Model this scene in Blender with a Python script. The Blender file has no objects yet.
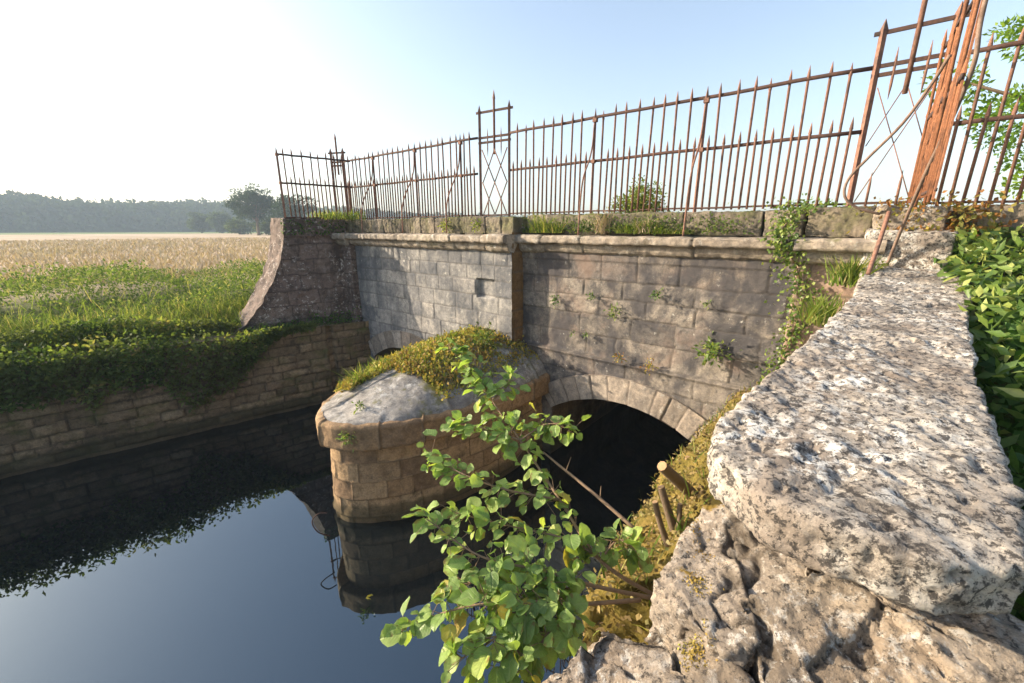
import bpy, bmesh, math, random
import numpy as np
from mathutils import Vector
random.seed(5)
RNG = np.random.default_rng(11)
sc = bpy.context.scene
COL = sc.collection
R_ = math.radians

# ------------------------------------------------------------------ frame of the bridge: s along the face, o towards the river, z up (eye level = 0)
TH = R_(39.3)
D = np.array([math.cos(TH), -math.sin(TH), 0.0])
N = np.array([-math.sin(TH), -math.cos(TH), 0.0])
O = np.array([0.02, 7.4, 0.0])
ZU = np.array([0.0, 0.0, 1.0])
WATER = -3.95

def W(s, o, z):
    s, o, z = np.broadcast_arrays(np.asarray(s, float), np.asarray(o, float), np.asarray(z, float))
    return O + s[..., None]*D + o[..., None]*N + z[..., None]*ZU

# ------------------------------------------------------------------ noise
def _hash(ix, iy, iz, seed):
    h = (ix.astype(np.int64)*374761393 + iy.astype(np.int64)*668265263 + iz.astype(np.int64)*2147483647 + seed*974711) & 0xFFFFFFFF
    h = ((h ^ (h >> 13))*1274126177) & 0xFFFFFFFF
    h = ((h ^ (h >> 16))*2246822519) & 0xFFFFFFFF
    return ((h ^ (h >> 15)) & 0xFFFFFF)/float(0x7FFFFF) - 1.0

def vnoise(P, seed=0):
    i = np.floor(P).astype(np.int64); f = P - i
    f = f*f*f*(f*(f*6-15)+10)
    r = 0
    for dx in (0, 1):
        wx = f[:, 0] if dx else 1-f[:, 0]
        for dy in (0, 1):
            wy = f[:, 1] if dy else 1-f[:, 1]
            for dz in (0, 1):
                wz = f[:, 2] if dz else 1-f[:, 2]
                r = r + wx*wy*wz*_hash(i[:, 0]+dx, i[:, 1]+dy, i[:, 2]+dz, seed)
    return r

def fbm(P, scale=1.0, octv=4, seed=0, gain=.5):
    a, t, q = 1.0, 0, np.asarray(P, float)*scale
    for k in range(octv):
        t = t + a*vnoise(q + 17.3*k, seed+k)
        a *= gain; q = q*2.03
    return t

# ------------------------------------------------------------------ mesh helpers
def mk_mesh(name, V, F, attrs=None, smooth=True):
    me = bpy.data.meshes.new(name)
    V = np.asarray(V, np.float32).reshape(-1, 3)
    if isinstance(F, np.ndarray):
        nf, k = F.shape
        me.vertices.add(len(V)); me.vertices.foreach_set('co', V.ravel())
        me.loops.add(nf*k); me.loops.foreach_set('vertex_index', F.astype(np.int32).ravel())
        me.polygons.add(nf)
        me.polygons.foreach_set('loop_start', np.arange(0, nf*k, k, dtype=np.int32))
        me.update(calc_edges=True)
    else:
        me.from_pydata([tuple(v) for v in V.tolist()], [], F)
    if smooth:
        me.polygons.foreach_set('use_smooth', np.ones(len(me.polygons), dtype=bool))
    for k, a in (attrs or {}).items():
        at = me.attributes.new(k, 'FLOAT', 'POINT')
        at.data.foreach_set('value', np.asarray(a, np.float32).ravel())
    me.update()
    return me

WLOC = {}
def link(name, me, mat=None, parent=None, loc=None):
    o = bpy.data.objects.new(name, me); COL.objects.link(o)
    if mat is not None and not me.materials: me.materials.append(mat)
    w = np.array(loc if loc is not None else (0, 0, 0), float)
    if parent is not None:
        o.parent = parent
        o.location = w - WLOC[parent.name]
    else:
        o.location = w
    WLOC[o.name] = w
    return o

def tag(o, label=None, cat=None, group=None, kind=None):
    if label: o['label'] = label
    if cat: o['category'] = cat
    if group: o['group'] = group
    if kind: o['kind'] = kind
    return o

def thing(name, label, cat, loc, group=None):
    e = bpy.data.objects.new(name, None); COL.objects.link(e)
    e.location = loc; e.empty_display_size = .2
    WLOC[e.name] = np.array(loc, float)
    return tag(e, label, cat, group)

class MB:
    def __init__(self): self.v = []; self.f = []
    def tube(self, pts, rad, n=8, cap=True, flat=None):
        pts = [np.array(p, float) for p in pts]
        if not hasattr(rad, '__len__'): rad = [rad]*len(pts)
        b = len(self.v); up = None
        for i, p in enumerate(pts):
            t = pts[min(i+1, len(pts)-1)] - pts[max(i-1, 0)]
            t = t/(np.linalg.norm(t)+1e-9)
            if up is None:
                up = np.array([0, 0, 1.0]) if abs(t[2]) < .9 else np.array([1.0, 0, 0])
            a = np.cross(t, up); a /= np.linalg.norm(a)+1e-9
            c = np.cross(a, t); up = c
            for k in range(n):
                an = 2*math.pi*k/n + (math.pi/4 if n == 4 else 0)
                self.v.append(p + rad[i]*(math.cos(an)*a + math.sin(an)*c))
        for i in range(len(pts)-1):
            for k in range(n):
                k2 = (k+1) % n
                self.f.append((b+i*n+k, b+i*n+k2, b+(i+1)*n+k2, b+(i+1)*n+k))
        if cap:
            self.f.append(tuple(b+k for k in range(n))[::-1])
            self.f.append(tuple(b+(len(pts)-1)*n+k for k in range(n)))
        return self
    def bar(self, A, B, wid, thk, side):
        A = np.array(A, float); B = np.array(B, float); side = np.array(side, float)
        t = B-A; t /= np.linalg.norm(t); side = side/np.linalg.norm(side)
        c = np.cross(t, side); c /= np.linalg.norm(c)
        b = len(self.v)
        for p in (A, B):
            for i, j in ((-1, -1), (1, -1), (1, 1), (-1, 1)):
                self.v.append(p + side*(i*thk/2) + c*(j*wid/2))
        self.f += [(b, b+3, b+2, b+1), (b+4, b+5, b+6, b+7)] + [(b+k, b+(k+1) % 4, b+4+(k+1) % 4, b+4+k) for k in range(4)]
        return self
    def strip(self, pts, wid, thk, side):
        # a flat bar that bends: rectangular section swept along pts, broad face perpendicular to side
        pts = [np.array(p, float) for p in pts]; side = np.array(side, float); side = side/np.linalg.norm(side)
        b = len(self.v)
        for i, p in enumerate(pts):
            t = pts[min(i+1, len(pts)-1)] - pts[max(i-1, 0)]; t /= np.linalg.norm(t)+1e-9
            c = np.cross(t, side); c /= np.linalg.norm(c)+1e-9
            for a, q in ((-1, -1), (1, -1), (1, 1), (-1, 1)):
                self.v.append(p + side*(a*wid/2) + c*(q*thk/2))
        m = len(pts)
        for i in range(m-1):
            for k in range(4):
                self.f.append((b+4*i+k, b+4*i+(k+1) % 4, b+4*i+4+(k+1) % 4, b+4*i+4+k))
        self.f += [(b+3, b+2, b+1, b), (b+4*m-4, b+4*m-3, b+4*m-2, b+4*m-1)]
        return self
    def box(self, c, sx, sy, sz):
        b = len(self.v); c = np.array(c, float)
        for i, j, k in ((-1,-1,-1),(1,-1,-1),(1,1,-1),(-1,1,-1),(-1,-1,1),(1,-1,1),(1,1,1),(-1,1,1)):
            self.v.append(c + i*sx/2*D + j*sy/2*N + np.array([0, 0, k*sz/2]))
        self.f += [tuple(b+q for q in f) for f in ((0,3,2,1),(4,5,6,7),(0,1,5,4),(1,2,6,5),(2,3,7,6),(3,0,4,7))]
        return self
    def mesh(self, name, smooth=True):
        me = mk_mesh(name, np.array(self.v), self.f, smooth=smooth)
        return me

def smooth_curve(pts, n=6):
    pts = [np.array(p, float) for p in pts]; out = []
    P = [2*pts[0]-pts[1]] + pts + [2*pts[-1]-pts[-2]]
    for i in range(1, len(P)-2):
        for k in range(n):
            t = k/n
            out.append(.5*((2*P[i]) + (-P[i-1]+P[i+1])*t + (2*P[i-1]-5*P[i]+4*P[i+1]-P[i+2])*t*t + (-P[i-1]+3*P[i]-3*P[i+1]+P[i+2])*t**3))
    out.append(pts[-1])
    return out

# ------------------------------------------------------------------ masonry sheets: real joints, uneven blocks
def sheet(name, u0, u1, v0, v1, res, fmap, courses=None, blen=.6, groove=.014, gw=.012, blockamp=.008, rough=.006, rscale=7.0,
          wob=.008, clamp=None, seed=0, flip=False, extra=None, resv=None, rlow=0.0):
    resv = resv or res
    nu = max(2, int(math.ceil((u1-u0)/res))+1); nv = max(2, int(math.ceil((v1-v0)/resv))+1)
    U, V = np.meshgrid(np.linspace(u0, u1, nu), np.linspace(v0, v1, nv), indexing='ij')
    if clamp is not None: V = np.maximum(V, clamp(U))
    u, v = U.ravel(), V.ravel()
    e = 2e-3
    P = fmap(u, v)
    n = np.cross(fmap(u+e, v)-fmap(u-e, v), fmap(u, v+e)-fmap(u, v-e))
    n /= np.linalg.norm(n, axis=1)[:, None]+1e-12
    if flip: n = -n
    uv = np.stack([u, v, np.full_like(u, seed*3.1)], 1)
    jn = np.zeros_like(u); blk = np.full_like(u, .5)
    if courses is not None:
        uu = u + wob*fbm(uv, 5, 3, seed+1); vv = v + wob*fbm(uv, 5, 3, seed+2)
        cs = np.array(sorted(courses), float)
        ci = np.searchsorted(cs, vv)
        dist = np.min(np.abs(vv[:, None]-cs[None, :]), axis=1)
        r = random.Random(seed*77+5)
        for c in range(len(cs)+1):
            m = ci == c
            if not m.any(): continue
            j = [u0 - r.random()*blen]
            while j[-1] < u1+blen: j.append(j[-1] + blen*r.uniform(.6, 1.45))
            j = np.array(j); bi = np.searchsorted(j, uu[m])
            dist[m] = np.minimum(dist[m], np.min(np.abs(uu[m][:, None]-j[None, :]), axis=1))
            rv = np.array([r.random() for _ in range(len(j)+2)])
            blk[m] = rv[bi]
        jn = np.exp(-(dist/gw)**2)
    dis = blockamp*(2*blk-1) - groove*jn*(1+.6*fbm(uv, 3, 2, seed+8)) + rough*fbm(P, rscale, 4, seed+3)*(1-.3*jn)
    if rlow: dis += rlow*fbm(P, 1.3, 3, seed+4)
    if extra is not None: dis = dis + extra(u, v)
    P = P + n*dis[:, None]
    I = np.arange(nu*nv).reshape(nu, nv)
    F = np.stack([I[:-1, :-1], I[1:, :-1], I[1:, 1:], I[:-1, 1:]], -1).reshape(-1, 4)
    if clamp is not None:
        Vv = V.ravel()
        ok = (np.abs(Vv[F[:, 3]]-Vv[F[:, 0]]) > 1e-6) | (np.abs(Vv[F[:, 2]]-Vv[F[:, 1]]) > 1e-6)
        F = F[ok]
    if flip: F = F[:, ::-1]
    return mk_mesh(name, P, F, {'blk': blk, 'jnt': jn})

def polyline(pts):
    pts = np.array(pts, float); L = np.concatenate([[0], np.cumsum(np.linalg.norm(np.diff(pts, axis=0), axis=1))])
    def f(u):
        return np.stack([np.interp(u, L, pts[:, k]) for k in range(pts.shape[1])], -1)
    return f, L[-1], L

def rock(name, poly, zt, zb, vox=.014, amp=.012, scale=9, low=.02, lscale=2.2, seed=0, smooth=3, pits=0.0, taper=0.0, sharp=0.0, crack=0.0, facet=None):
    """weathered stone: prism on plan polygon poly (world XY), top heights zt (per vertex or one), bottoms zb; remeshed and eroded"""
    n = len(poly)
    zt = zt if hasattr(zt, '__len__') else [zt]*n
    zb = zb if hasattr(zb, '__len__') else [zb]*n
    c = np.mean(np.array(poly), axis=0)
    bm = bmesh.new()
    T = [bm.verts.new((p[0], p[1], z)) for p, z in zip(poly, zt)]
    B = [bm.verts.new((c[0]+(p[0]-c[0])*(1+taper), c[1]+(p[1]-c[1])*(1+taper), z)) for p, z in zip(poly, zb)]
    bm.faces.new(T); bm.faces.new(B[::-1])
    for k in range(n): bm.faces.new((T[(k+1) % n], T[k], B[k], B[(k+1) % n]))
    bmesh.ops.recalc_face_normals(bm, faces=bm.faces)
    bmesh.ops.triangulate(bm, faces=bm.faces)
    me = bpy.data.meshes.new('tmp'); bm.to_mesh(me); bm.free()
    o = bpy.data.objects.new('tmp', me); COL.objects.link(o)
    m = o.modifiers.new('r', 'REMESH'); m.mode = 'VOXEL'; m.voxel_size = vox
    s = o.modifiers.new('s', 'SMOOTH'); s.iterations = smooth; s.factor = .5
    dg = bpy.context.evaluated_depsgraph_get()
    ev = o.evaluated_get(dg); m2 = bpy.data.meshes.new_from_object(ev)
    bpy.data.objects.remove(o); bpy.data.meshes.remove(me)
    nv = len(m2.vertices)
    V = np.empty(nv*3, np.float32); m2.vertices.foreach_get('co', V); V = V.reshape(-1, 3).astype(float)
    Nn = np.empty(nv*3, np.float32); m2.vertices.foreach_get('normal', Nn); Nn = Nn.reshape(-1, 3)
    d = amp*fbm(V, scale, 5, seed, .62) + low*fbm(V, lscale, 3, seed+9)
    crack_shade = None
    if facet: d += .0022*fbm(V, 46, 3, seed+61, .7)
    if pits:
        q = fbm(V, 26, 3, seed+21); d -= pits*np.clip(q-.25, 0, 1)
    if sharp:
        d += sharp*(np.abs(fbm(V, 3.5, 3, seed+31))-.3)
    if facet:
        sp_, st_, sl_ = facet
        rg = np.random.default_rng(seed+5); lo, hi = V.min(0), V.max(0); lo[2] = max(lo[2], hi[2]-.6)
        k = int(min(400, max(8, np.prod((hi-lo)/sp_)*1.6)))
        S = lo + rg.random((k, 3))*(hi-lo); G = rg.normal(size=(k, 3))*sl_; H = rg.normal(size=k)*st_
        Vw = V + .25*sp_*np.stack([fbm(V, 7, 2, seed+51), fbm(V, 7, 2, seed+52), fbm(V, 7, 2, seed+53)], 1)
        best = np.zeros(nv, int); d1 = np.full(nv, 1e9); d2 = np.full(nv, 1e9)
        for q in range(k):
            dd = ((Vw-S[q])*np.array([1, 1, 1.7])); dd = np.sqrt((dd**2).sum(1))
            m_ = dd < d1; d2 = np.where(m_, d1, np.minimum(d2, dd)); d1 = np.where(m_, dd, d1); best[m_] = q
        d += H[best] + ((V-S[best])*G[best]).sum(1) - st_*1.1*np.exp(-((d2-d1)/.006)**2)
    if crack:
        q = fbm(V, 2.3, 4, seed+41); d -= crack*np.exp(-(q/.03)**2); crack_shade = np.exp(-(q/.05)**2)  # cracks are also darkened in colour, painting the shade of the recess
    V = V + Nn*d[:, None]
    m2.vertices.foreach_set('co', V.astype(np.float32).ravel())
    m2.polygons.foreach_set('use_smooth', np.ones(len(m2.polygons), dtype=bool))
    blk = m2.attributes.new('blk', 'FLOAT', 'POINT'); blk.data.foreach_set('value', np.full(nv, random.random(), np.float32))
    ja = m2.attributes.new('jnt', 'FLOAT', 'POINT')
    if crack_shade is not None: ja.data.foreach_set('value', crack_shade.astype(np.float32))
    m2.name = name; m2.update()
    return m2

# ------------------------------------------------------------------ materials
class NT:
    def __init__(self, name):
        self.m = bpy.data.materials.new(name); self.m.use_nodes = True
        self.t = self.m.node_tree; self.t.nodes.clear()
        self.out = self.t.nodes.new('ShaderNodeOutputMaterial')
        self.pos = self.t.nodes.new('ShaderNodeNewGeometry')
    def n(self, typ, ins=None, **kw):
        x = self.t.nodes.new('ShaderNode'+typ)
        for k, v in kw.items(): setattr(x, k, v)
        for k, v in (ins or {}).items(): self.set(x.inputs[k], v)
        return x
    def set(self, sock, v):
        if isinstance(v, bpy.types.NodeSocket): self.t.links.new(v, sock)
        elif isinstance(v, bpy.types.Node): self.t.links.new(v.outputs[0], sock)
        else: sock.default_value = (*v, 1) if isinstance(v, tuple) and len(v) == 3 and sock.type == 'RGBA' else v
    def noise(self, scale, detail=5, rough=.6, vec=None, dist=0.0):
        x = self.n('TexNoise', {'Scale': scale, 'Detail': detail, 'Roughness': rough, 'Distortion': dist})
        self.set(x.inputs['Vector'], vec if vec is not None else self.pos.outputs['Position'])
        return x.outputs['Fac']
    def scaled(self, sx, sy, sz):
        m = self.n('Mapping', {'Vector': self.pos.outputs['Position'], 'Scale': Vector((sx, sy, sz))})
        return m.outputs[0]
    def ramp(self, fac, stops, interp='LINEAR'):
        x = self.n('ValToRGB', {'Fac': fac}); cr = x.color_ramp; cr.interpolation = interp
        while len(cr.elements) < len(stops): cr.elements.new(.5)
        for e, (p, c) in zip(cr.elements, stops):
            e.position = p; e.color = (*c, 1) if hasattr(c, '__len__') else (c, c, c, 1)
        return x.outputs[0]
    def mix(self, fac, a, b, mode='MIX'):
        x = self.n('Mix', data_type='RGBA', blend_type=mode)
        self.set(x.inputs['Factor'], fac); self.set(x.inputs[6], a); self.set(x.inputs[7], b)
        return x.outputs[2]
    def math(self, op, a, b=0.0, clamp=False):
        x = self.n('Math', operation=op, use_clamp=clamp); self.set(x.inputs[0], a); self.set(x.inputs[1], b)
        return x.outputs[0]
    def attr(self, name):
        x = self.n('Attribute', attribute_name=name); return x.outputs['Fac']
    def bump(self, h, strength=.4, dist=.01, nrm=None):
        x = self.n('Bump', {'Height': h, 'Strength': strength, 'Distance': dist})
        if nrm is not None: self.set(x.inputs['Normal'], nrm)
        return x.outputs[0]
    def bsdf(self, col, rough=.85, normal=None, spec=.3, metal=0.0, **kw):
        x = self.n('BsdfPrincipled'); self.set(x.inputs['Base Color'], col); self.set(x.inputs['Roughness'], rough)
        x.inputs['Specular IOR Level'].default_value = spec; x.inputs['Metallic'].default_value = metal
        if normal is not None: self.set(x.inputs['Normal'], normal)
        for k, v in kw.items(): self.set(x.inputs[k.replace('_', ' ')], v)
        return x.outputs[0]
    def done(self, sh): self.set(self.out.inputs['Surface'], sh); return self.m

def stone(name, tints, stain=(.05, .048, .045), stain_amt=(.5, .68), mortar_crack=(.16, .14, .11), lich=(.55, .53, .47), lich_t=(.62, .7), lich_s=9, moss=None,
          moss_t=(.55, .7), moss_s=2.2, streak=.5, bump=.5, fine=70, black=None, black_t=(.55, .62), black_s=14, rust=None, grime=None):
    t = NT(name)
    k = len(tints)
    c = t.ramp(t.attr('blk'), [(i/(k-1) if k > 1 else 0, q) for i, q in enumerate(tints)])
    mott = t.noise(11, 8, .7)
    c = t.mix(.85, c, t.ramp(mott, [(.25, (.45, .44, .42)), (.5, (.95, .95, .95)), (.75, (1.45, 1.4, 1.3))]), 'MULTIPLY')
    c = t.mix(.8, c, t.ramp(t.noise(48, 7, .75), [(.3, (.55, .54, .52)), (.5, (1, 1, 1)), (.7, (1.4, 1.37, 1.3))]), 'MULTIPLY')
    if grime: c = t.mix(t.ramp(t.noise(4.2, 9, .76, dist=.2), [(grime[0], 0), (grime[1], .8)]), c, grime[2])
    if rust: c = t.mix(t.ramp(t.noise(1.7, 4, .6, dist=.6), [(.5, 0), (.68, .75)]), c, rust)
    st = t.noise(1.5, 7, .65, dist=.4)
    sk = t.noise(1.0, 5, .6, vec=t.scaled(5, 5, .55))
    m = t.ramp(t.math('ADD', t.math('MULTIPLY', st, 1-streak*.5), t.math('MULTIPLY', sk, streak*.5)), [(stain_amt[0], 0), (stain_amt[1], .85)])
    c = t.mix(m, c, stain)
    if lich:
        big = t.ramp(t.noise(1.9, 3), [(.4, 0), (.62, 1)])
        lm = t.math('MULTIPLY', t.ramp(t.noise(lich_s, 9, .76, dist=.1), [(lich_t[0], 0), (lich_t[1], 1)]), big)
        c = t.mix(lm, c, lich)
    if black:
        bmk = t.ramp(t.noise(black_s, 8, .78, dist=.1), [(black_t[0], 0), (black_t[1], .9)])
        c = t.mix(bmk, c, black)
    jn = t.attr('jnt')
    c = t.mix(t.math('MULTIPLY', jn, .75), c, t.mix(t.noise(3.1, 4), mortar_crack, tuple(x*.4 for x in mortar_crack)))
    if moss:
        up = t.n('SeparateXYZ', {0: t.pos.outputs['Normal']}).outputs['Z']
        mm = t.math('MULTIPLY', t.ramp(t.noise(moss_s, 8, .7), [(moss_t[0], 0), (moss_t[1], 1)]), t.ramp(up, [(0, .35), (.6, 1)]))
        c = t.mix(mm, c, t.mix(t.noise(23, 5), moss, tuple(x*1.9 for x in moss)))
    zz = t.n('SeparateXYZ', {0: t.pos.outputs['Position']}).outputs['Z']
    wet = t.ramp(t.math('ADD', zz, t.math('ADD', t.math('MULTIPLY', t.noise(3.5, 5), .22), 3.72)), [(0, 1), (.10, .85), (.16, 0)])
    c = t.mix(t.math('MULTIPLY', wet, .75), c, (.035, .034, .018))
    h = t.math('ADD', t.math('MULTIPLY', t.noise(fine, 9, .72), .6), t.math('MULTIPLY', t.noise(17, 6, .65), .7))
    return t.done(t.bsdf(c, .92, t.bump(h, bump, .02), .2))

def leafm(name, stops, trans=.4, rough=.5, spec=.35, big=None, veins=False):
    t = NT(name)
    c = t.ramp(t.attr('rnd'), stops)
    c = t.mix(.5, c, t.ramp(t.noise(55, 3), [(.3, .7), (.7, 1.25)]), 'MULTIPLY')
    if big: c = t.mix(t.ramp(t.noise(big[0], 3), [(.42, 0), (.62, big[2])]), c, big[1])
    nrm = None
    if veins:
        lu, lv = t.attr('lu'), t.attr('lv')
        wv = t.math('SINE', t.math('MULTIPLY', t.math('SUBTRACT', lu, t.math('MULTIPLY', lv, .75)), 42.0))
        rib = t.ramp(lv, [(.0, 1), (.07, 0)])
        vein = t.math('MAXIMUM', rib, t.math('MULTIPLY', t.ramp(wv, [(.75, 0), (1, .7)]), .8))
        c = t.mix(t.math('MULTIPLY', vein, .45), c, (.36, .44, .18))
        rim = t.math('MULTIPLY', t.ramp(t.noise(26, 4), [(.54, 0), (.62, 1)]), t.ramp(t.math('ADD', lv, t.math('MULTIPLY', t.noise(90, 3), .25)), [(.30, 0), (.5, 1)]))
        c = t.mix(t.math('MULTIPLY', rim, .8), c, (.20, .11, .04))
        nrm = t.bump(t.math('SUBTRACT', t.noise(70, 3), vein), .5, .004)
    b = t.bsdf(c, rough, nrm, spec)
    tr = t.n('BsdfTranslucent', {'Color': t.mix(1.0, c, (1.35, 1.4, .6), 'MULTIPLY')})
    return t.done(t.n('MixShader', {0: trans, 1: b, 2: tr.outputs[0]}).outputs[0])

M = {}
M['right_bay'] = stone('ashlar warm grey', [(.11, .10, .093), (.27, .235, .195), (.21, .185, .16), (.32, .28, .23), (.15, .135, .125), (.25, .21, .17)], stain=(.055, .053, .057), stain_amt=(.45, .56), mortar_crack=(.085, .072, .06), lich_t=(.60, .68), rust=(.20, .145, .115), grime=(.49, .60, (.065, .062, .063)))
M['left_bay'] = stone('ashlar cool grey', [(.22, .215, .21), (.33, .315, .29), (.17, .17, .175), (.37, .345, .31)], stain=(.085, .09, .10), stain_amt=(.44, .60), mortar_crack=(.15, .14, .13), lich_t=(.58, .68), grime=(.54, .66, (.10, .105, .11)))
M['pink'] = stone('weathered pink sandstone', [(.25, .175, .135), (.31, .225, .175), (.28, .205, .16)], stain=(.09, .075, .065), stain_amt=(.54, .7), lich_t=(.66, .76))
M['pilaster'] = stone('rust streaked pilaster', [(.16, .10, .05), (.22, .135, .06)], stain=(.05, .035, .02), stain_amt=(.5, .66), lich=None, streak=.9)
M['cornice'] = stone('weathered cornice', [(.25, .21, .17), (.36, .31, .25), (.29, .245, .195)], grime=(.50, .63, (.10, .085, .07)), stain=(.07, .06, .05), stain_amt=(.53, .68), lich=(.56, .54, .48), lich_t=(.54, .64), moss=(.06, .065, .015), moss_t=(.56, .68))
M['coping'] = stone('weathered coping', [(.16, .135, .105), (.26, .22, .17), (.20, .165, .125)], stain=(.055, .05, .04), stain_amt=(.46, .60), lich_t=(.58, .66), moss=(.065, .07, .018), moss_t=(.46, .60), grime=(.5, .62, (.08, .07, .055)))
M['pier'] = stone('tan sandstone', [(.29, .19, .105), (.39, .27, .155), (.21, .14, .085), (.42, .30, .175), (.33, .21, .115)], grime=(.53, .66, (.10, .075, .05)), stain=(.09, .06, .035), stain_amt=(.52, .7), mortar_crack=(.10, .07, .045), lich_t=(.66, .76), moss=(.06, .07, .015), moss_t=(.6, .72))
M['dome'] = stone('grey dome stone', [(.27, .255, .235), (.34, .32, .295)], stain=(.10, .095, .09), stain_amt=(.46, .62), lich=(.52, .51, .48), lich_t=(.5, .62), moss=(.09, .085, .015), moss_t=(.53, .65), black=(.05, .05, .05), black_t=(.58, .66))
M['ring'] = stone('arch ring stone', [(.22, .185, .15), (.34, .29, .24), (.27, .22, .175), (.37, .33, .285)], grime=(.52, .66, (.13, .12, .11)), stain=(.11, .10, .09), stain_amt=(.52, .66), mortar_crack=(.10, .08, .065), lich_t=(.56, .68))
M['wing_l'] = stone('dark red rubble', [(.14, .105, .09), (.21, .16, .135), (.17, .13, .11), (.19, .14, .12)], stain=(.055, .042, .038), stain_amt=(.48, .62), lich=(.50, .46, .42), lich_t=(.55, .6), lich_s=12, grime=(.52, .62, (.06, .05, .045)), mortar_crack=(.06, .045, .04))
M['river'] = stone('brown river wall', [(.15, .11, .066), (.25, .18, .108), (.115, .085, .052), (.30, .225, .135), (.18, .125, .078)], grime=(.52, .64, (.05, .038, .024)), stain=(.06, .045, .03), stain_amt=(.5, .66), mortar_crack=(.045, .033, .022), lich_t=(.66, .76), moss=(.05, .055, .012), moss_t=(.48, .62))
M['slab'] = stone('lichened coping slab', [(.35, .315, .27), (.42, .38, .33)], stain=(.22, .18, .145), stain_amt=(.46, .58), lich=(.64, .62, .57), lich_t=(.49, .55), lich_s=15, black=(.035, .032, .031), black_t=(.505, .56), black_s=40, grime=(.515, .585, (.12, .105, .09)), bump=.9, fine=45)
M['rubble'] = stone('broken rubble stone', [(.25, .215, .185), (.39, .33, .265), (.31, .275, .235), (.36, .29, .215)], stain=(.14, .115, .09), stain_amt=(.50, .64), lich=(.52, .50, .46), lich_t=(.52, .60), lich_s=30, moss=(.15, .10, .02), moss_t=(.60, .65), moss_s=5, black=(.055, .048, .042), black_t=(.53, .59), black_s=42, rust=(.27, .18, .10), grime=(.53, .62, (.10, .082, .065)), mortar_crack=(.09, .07, .05), bump=1.0, fine=75)  # joint tone here paints shade along the cracks
M['barrel'] = stone('shade darkened barrel stone', [(.15, .11, .075), (.20, .15, .105), (.11, .085, .06)], lich=None, stain=(.03, .025, .02), stain_amt=(.45, .6))  # albedo lowered to put the arch's inner shade into the colour
M['dark'] = stone('near black stone', [(.02, .018, .016), (.03, .026, .022)], lich=None, stain=(.02, .02, .02))  # near black colour stands in for deep shade at the arch end

def iron(name, a, b, c):
    t = NT(name)
    col = t.mix(t.ramp(t.noise(38, 7, .7), [(.38, 0), (.62, 1)]), a, b)
    col = t.mix(t.ramp(t.noise(7, 5, .6), [(.5, 0), (.66, .8)]), col, c)
    return t.done(t.bsdf(col, .82, t.bump(t.noise(140, 6, .7), .6, .004), .3))
M['iron'] = iron('rusty iron', (.17, .085, .06), (.26, .14, .095), (.09, .06, .05))
M['iron_dark'] = iron('dark rusty iron rail', (.055, .034, .028), (.10, .048, .032), (.045, .033, .03))
M['iron_orange'] = iron('bright rusted iron', (.21, .085, .042), (.31, .135, .065), (.10, .05, .032))
M['iron_grey'] = iron('grey brown iron strap', (.18, .12, .09), (.24, .17, .13), (.11, .07, .05))

def wood(name, a, b):
    t = NT(name); return t.done(t.bsdf(t.mix(t.noise(30, 6), a, b), .85, t.bump(t.noise(60, 5), .4, .01)))
M['bark'] = wood('grey brown bark', (.10, .07, .045), (.19, .14, .095))
M['twig'] = wood('pale twig', (.15, .095, .055), (.30, .21, .135))
M['cut'] = wood('sawn wood', (.26, .165, .085), (.40, .26, .14))

M['shrub'] = leafm('hazel leaf', [(0, (.11, .19, .05)), (.35, (.20, .31, .08)), (.7, (.30, .42, .11)), (.88, (.40, .47, .10)), (.93, (.40, .33, .05)), (1, (.27, .14, .06))], .42, .42, .4, veins=True)
M['ivy'] = leafm('ivy leaf', [(0, (.06, .11, .025)), (.5, (.14, .22, .045)), (1, (.30, .34, .09))], .35, .4, .45)
M['nettle'] = leafm('nettle leaf', [(0, (.03, .075, .018)), (.5, (.06, .13, .03)), (.85, (.12, .20, .05)), (1, (.20, .20, .08))], .4, .6, .2)
M['drape'] = leafm('draping herb leaf', [(0, (.05, .085, .022)), (.5, (.11, .16, .042)), (.85, (.20, .24, .065)), (1, (.32, .27, .11))], .42, .7, .12, big=(1.1, (.12, .13, .05), .7))
M['bank'] = leafm('bank herb leaf', [(0, (.05, .09, .025)), (.5, (.10, .155, .045)), (.85, (.19, .225, .085)), (1, (.34, .30, .17))], .42, .75, .08, big=(.5, (.11, .15, .04), .6))
M['grass'] = leafm('tall grass blade', [(0, (.07, .125, .022)), (.45, (.14, .20, .04)), (.75, (.24, .27, .07)), (1, (.46, .37, .18))], .45, .7, .12)
M['hay'] = leafm('hay grass', [(0, (.33, .25, .17)), (.5, (.46, .355, .25)), (.85, (.55, .435, .32)), (1, (.27, .235, .13))], .12, .8, .1)
M['moss'] = leafm('moss tuft', [(0, (.16, .10, .045)), (.3, (.30, .20, .06)), (.6, (.40, .32, .075)), (.8, (.30, .33, .075)), (1, (.38, .23, .12))], .3, .8)
M['ledge_moss'] = leafm('dry ledge moss', [(0, (.12, .085, .04)), (.3, (.22, .16, .065)), (.6, (.28, .22, .095)), (.8, (.19, .20, .075)), (1, (.34, .235, .15))], .2, .8, .15)
M['orange'] = leafm('orange herb', [(0, (.20, .09, .03)), (.4, (.34, .16, .05)), (.7, (.20, .21, .05)), (1, (.36, .28, .06))], .4, .6)
M['tree'] = leafm('sunlit tree leaf', [(0, (.05, .12, .015)), (.5, (.12, .22, .02)), (1, (.24, .34, .03))], .5)
M['bush'] = leafm('bush leaf', [(0, (.09, .13, .025)), (.6, (.20, .24, .04)), (1, (.36, .34, .08))], .5)
M['fieldtree'] = leafm('field tree leaf', [(0, (.03, .05, .015)), (.6, (.06, .085, .025)), (1, (.10, .12, .035))], .35, .8, .05)
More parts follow.
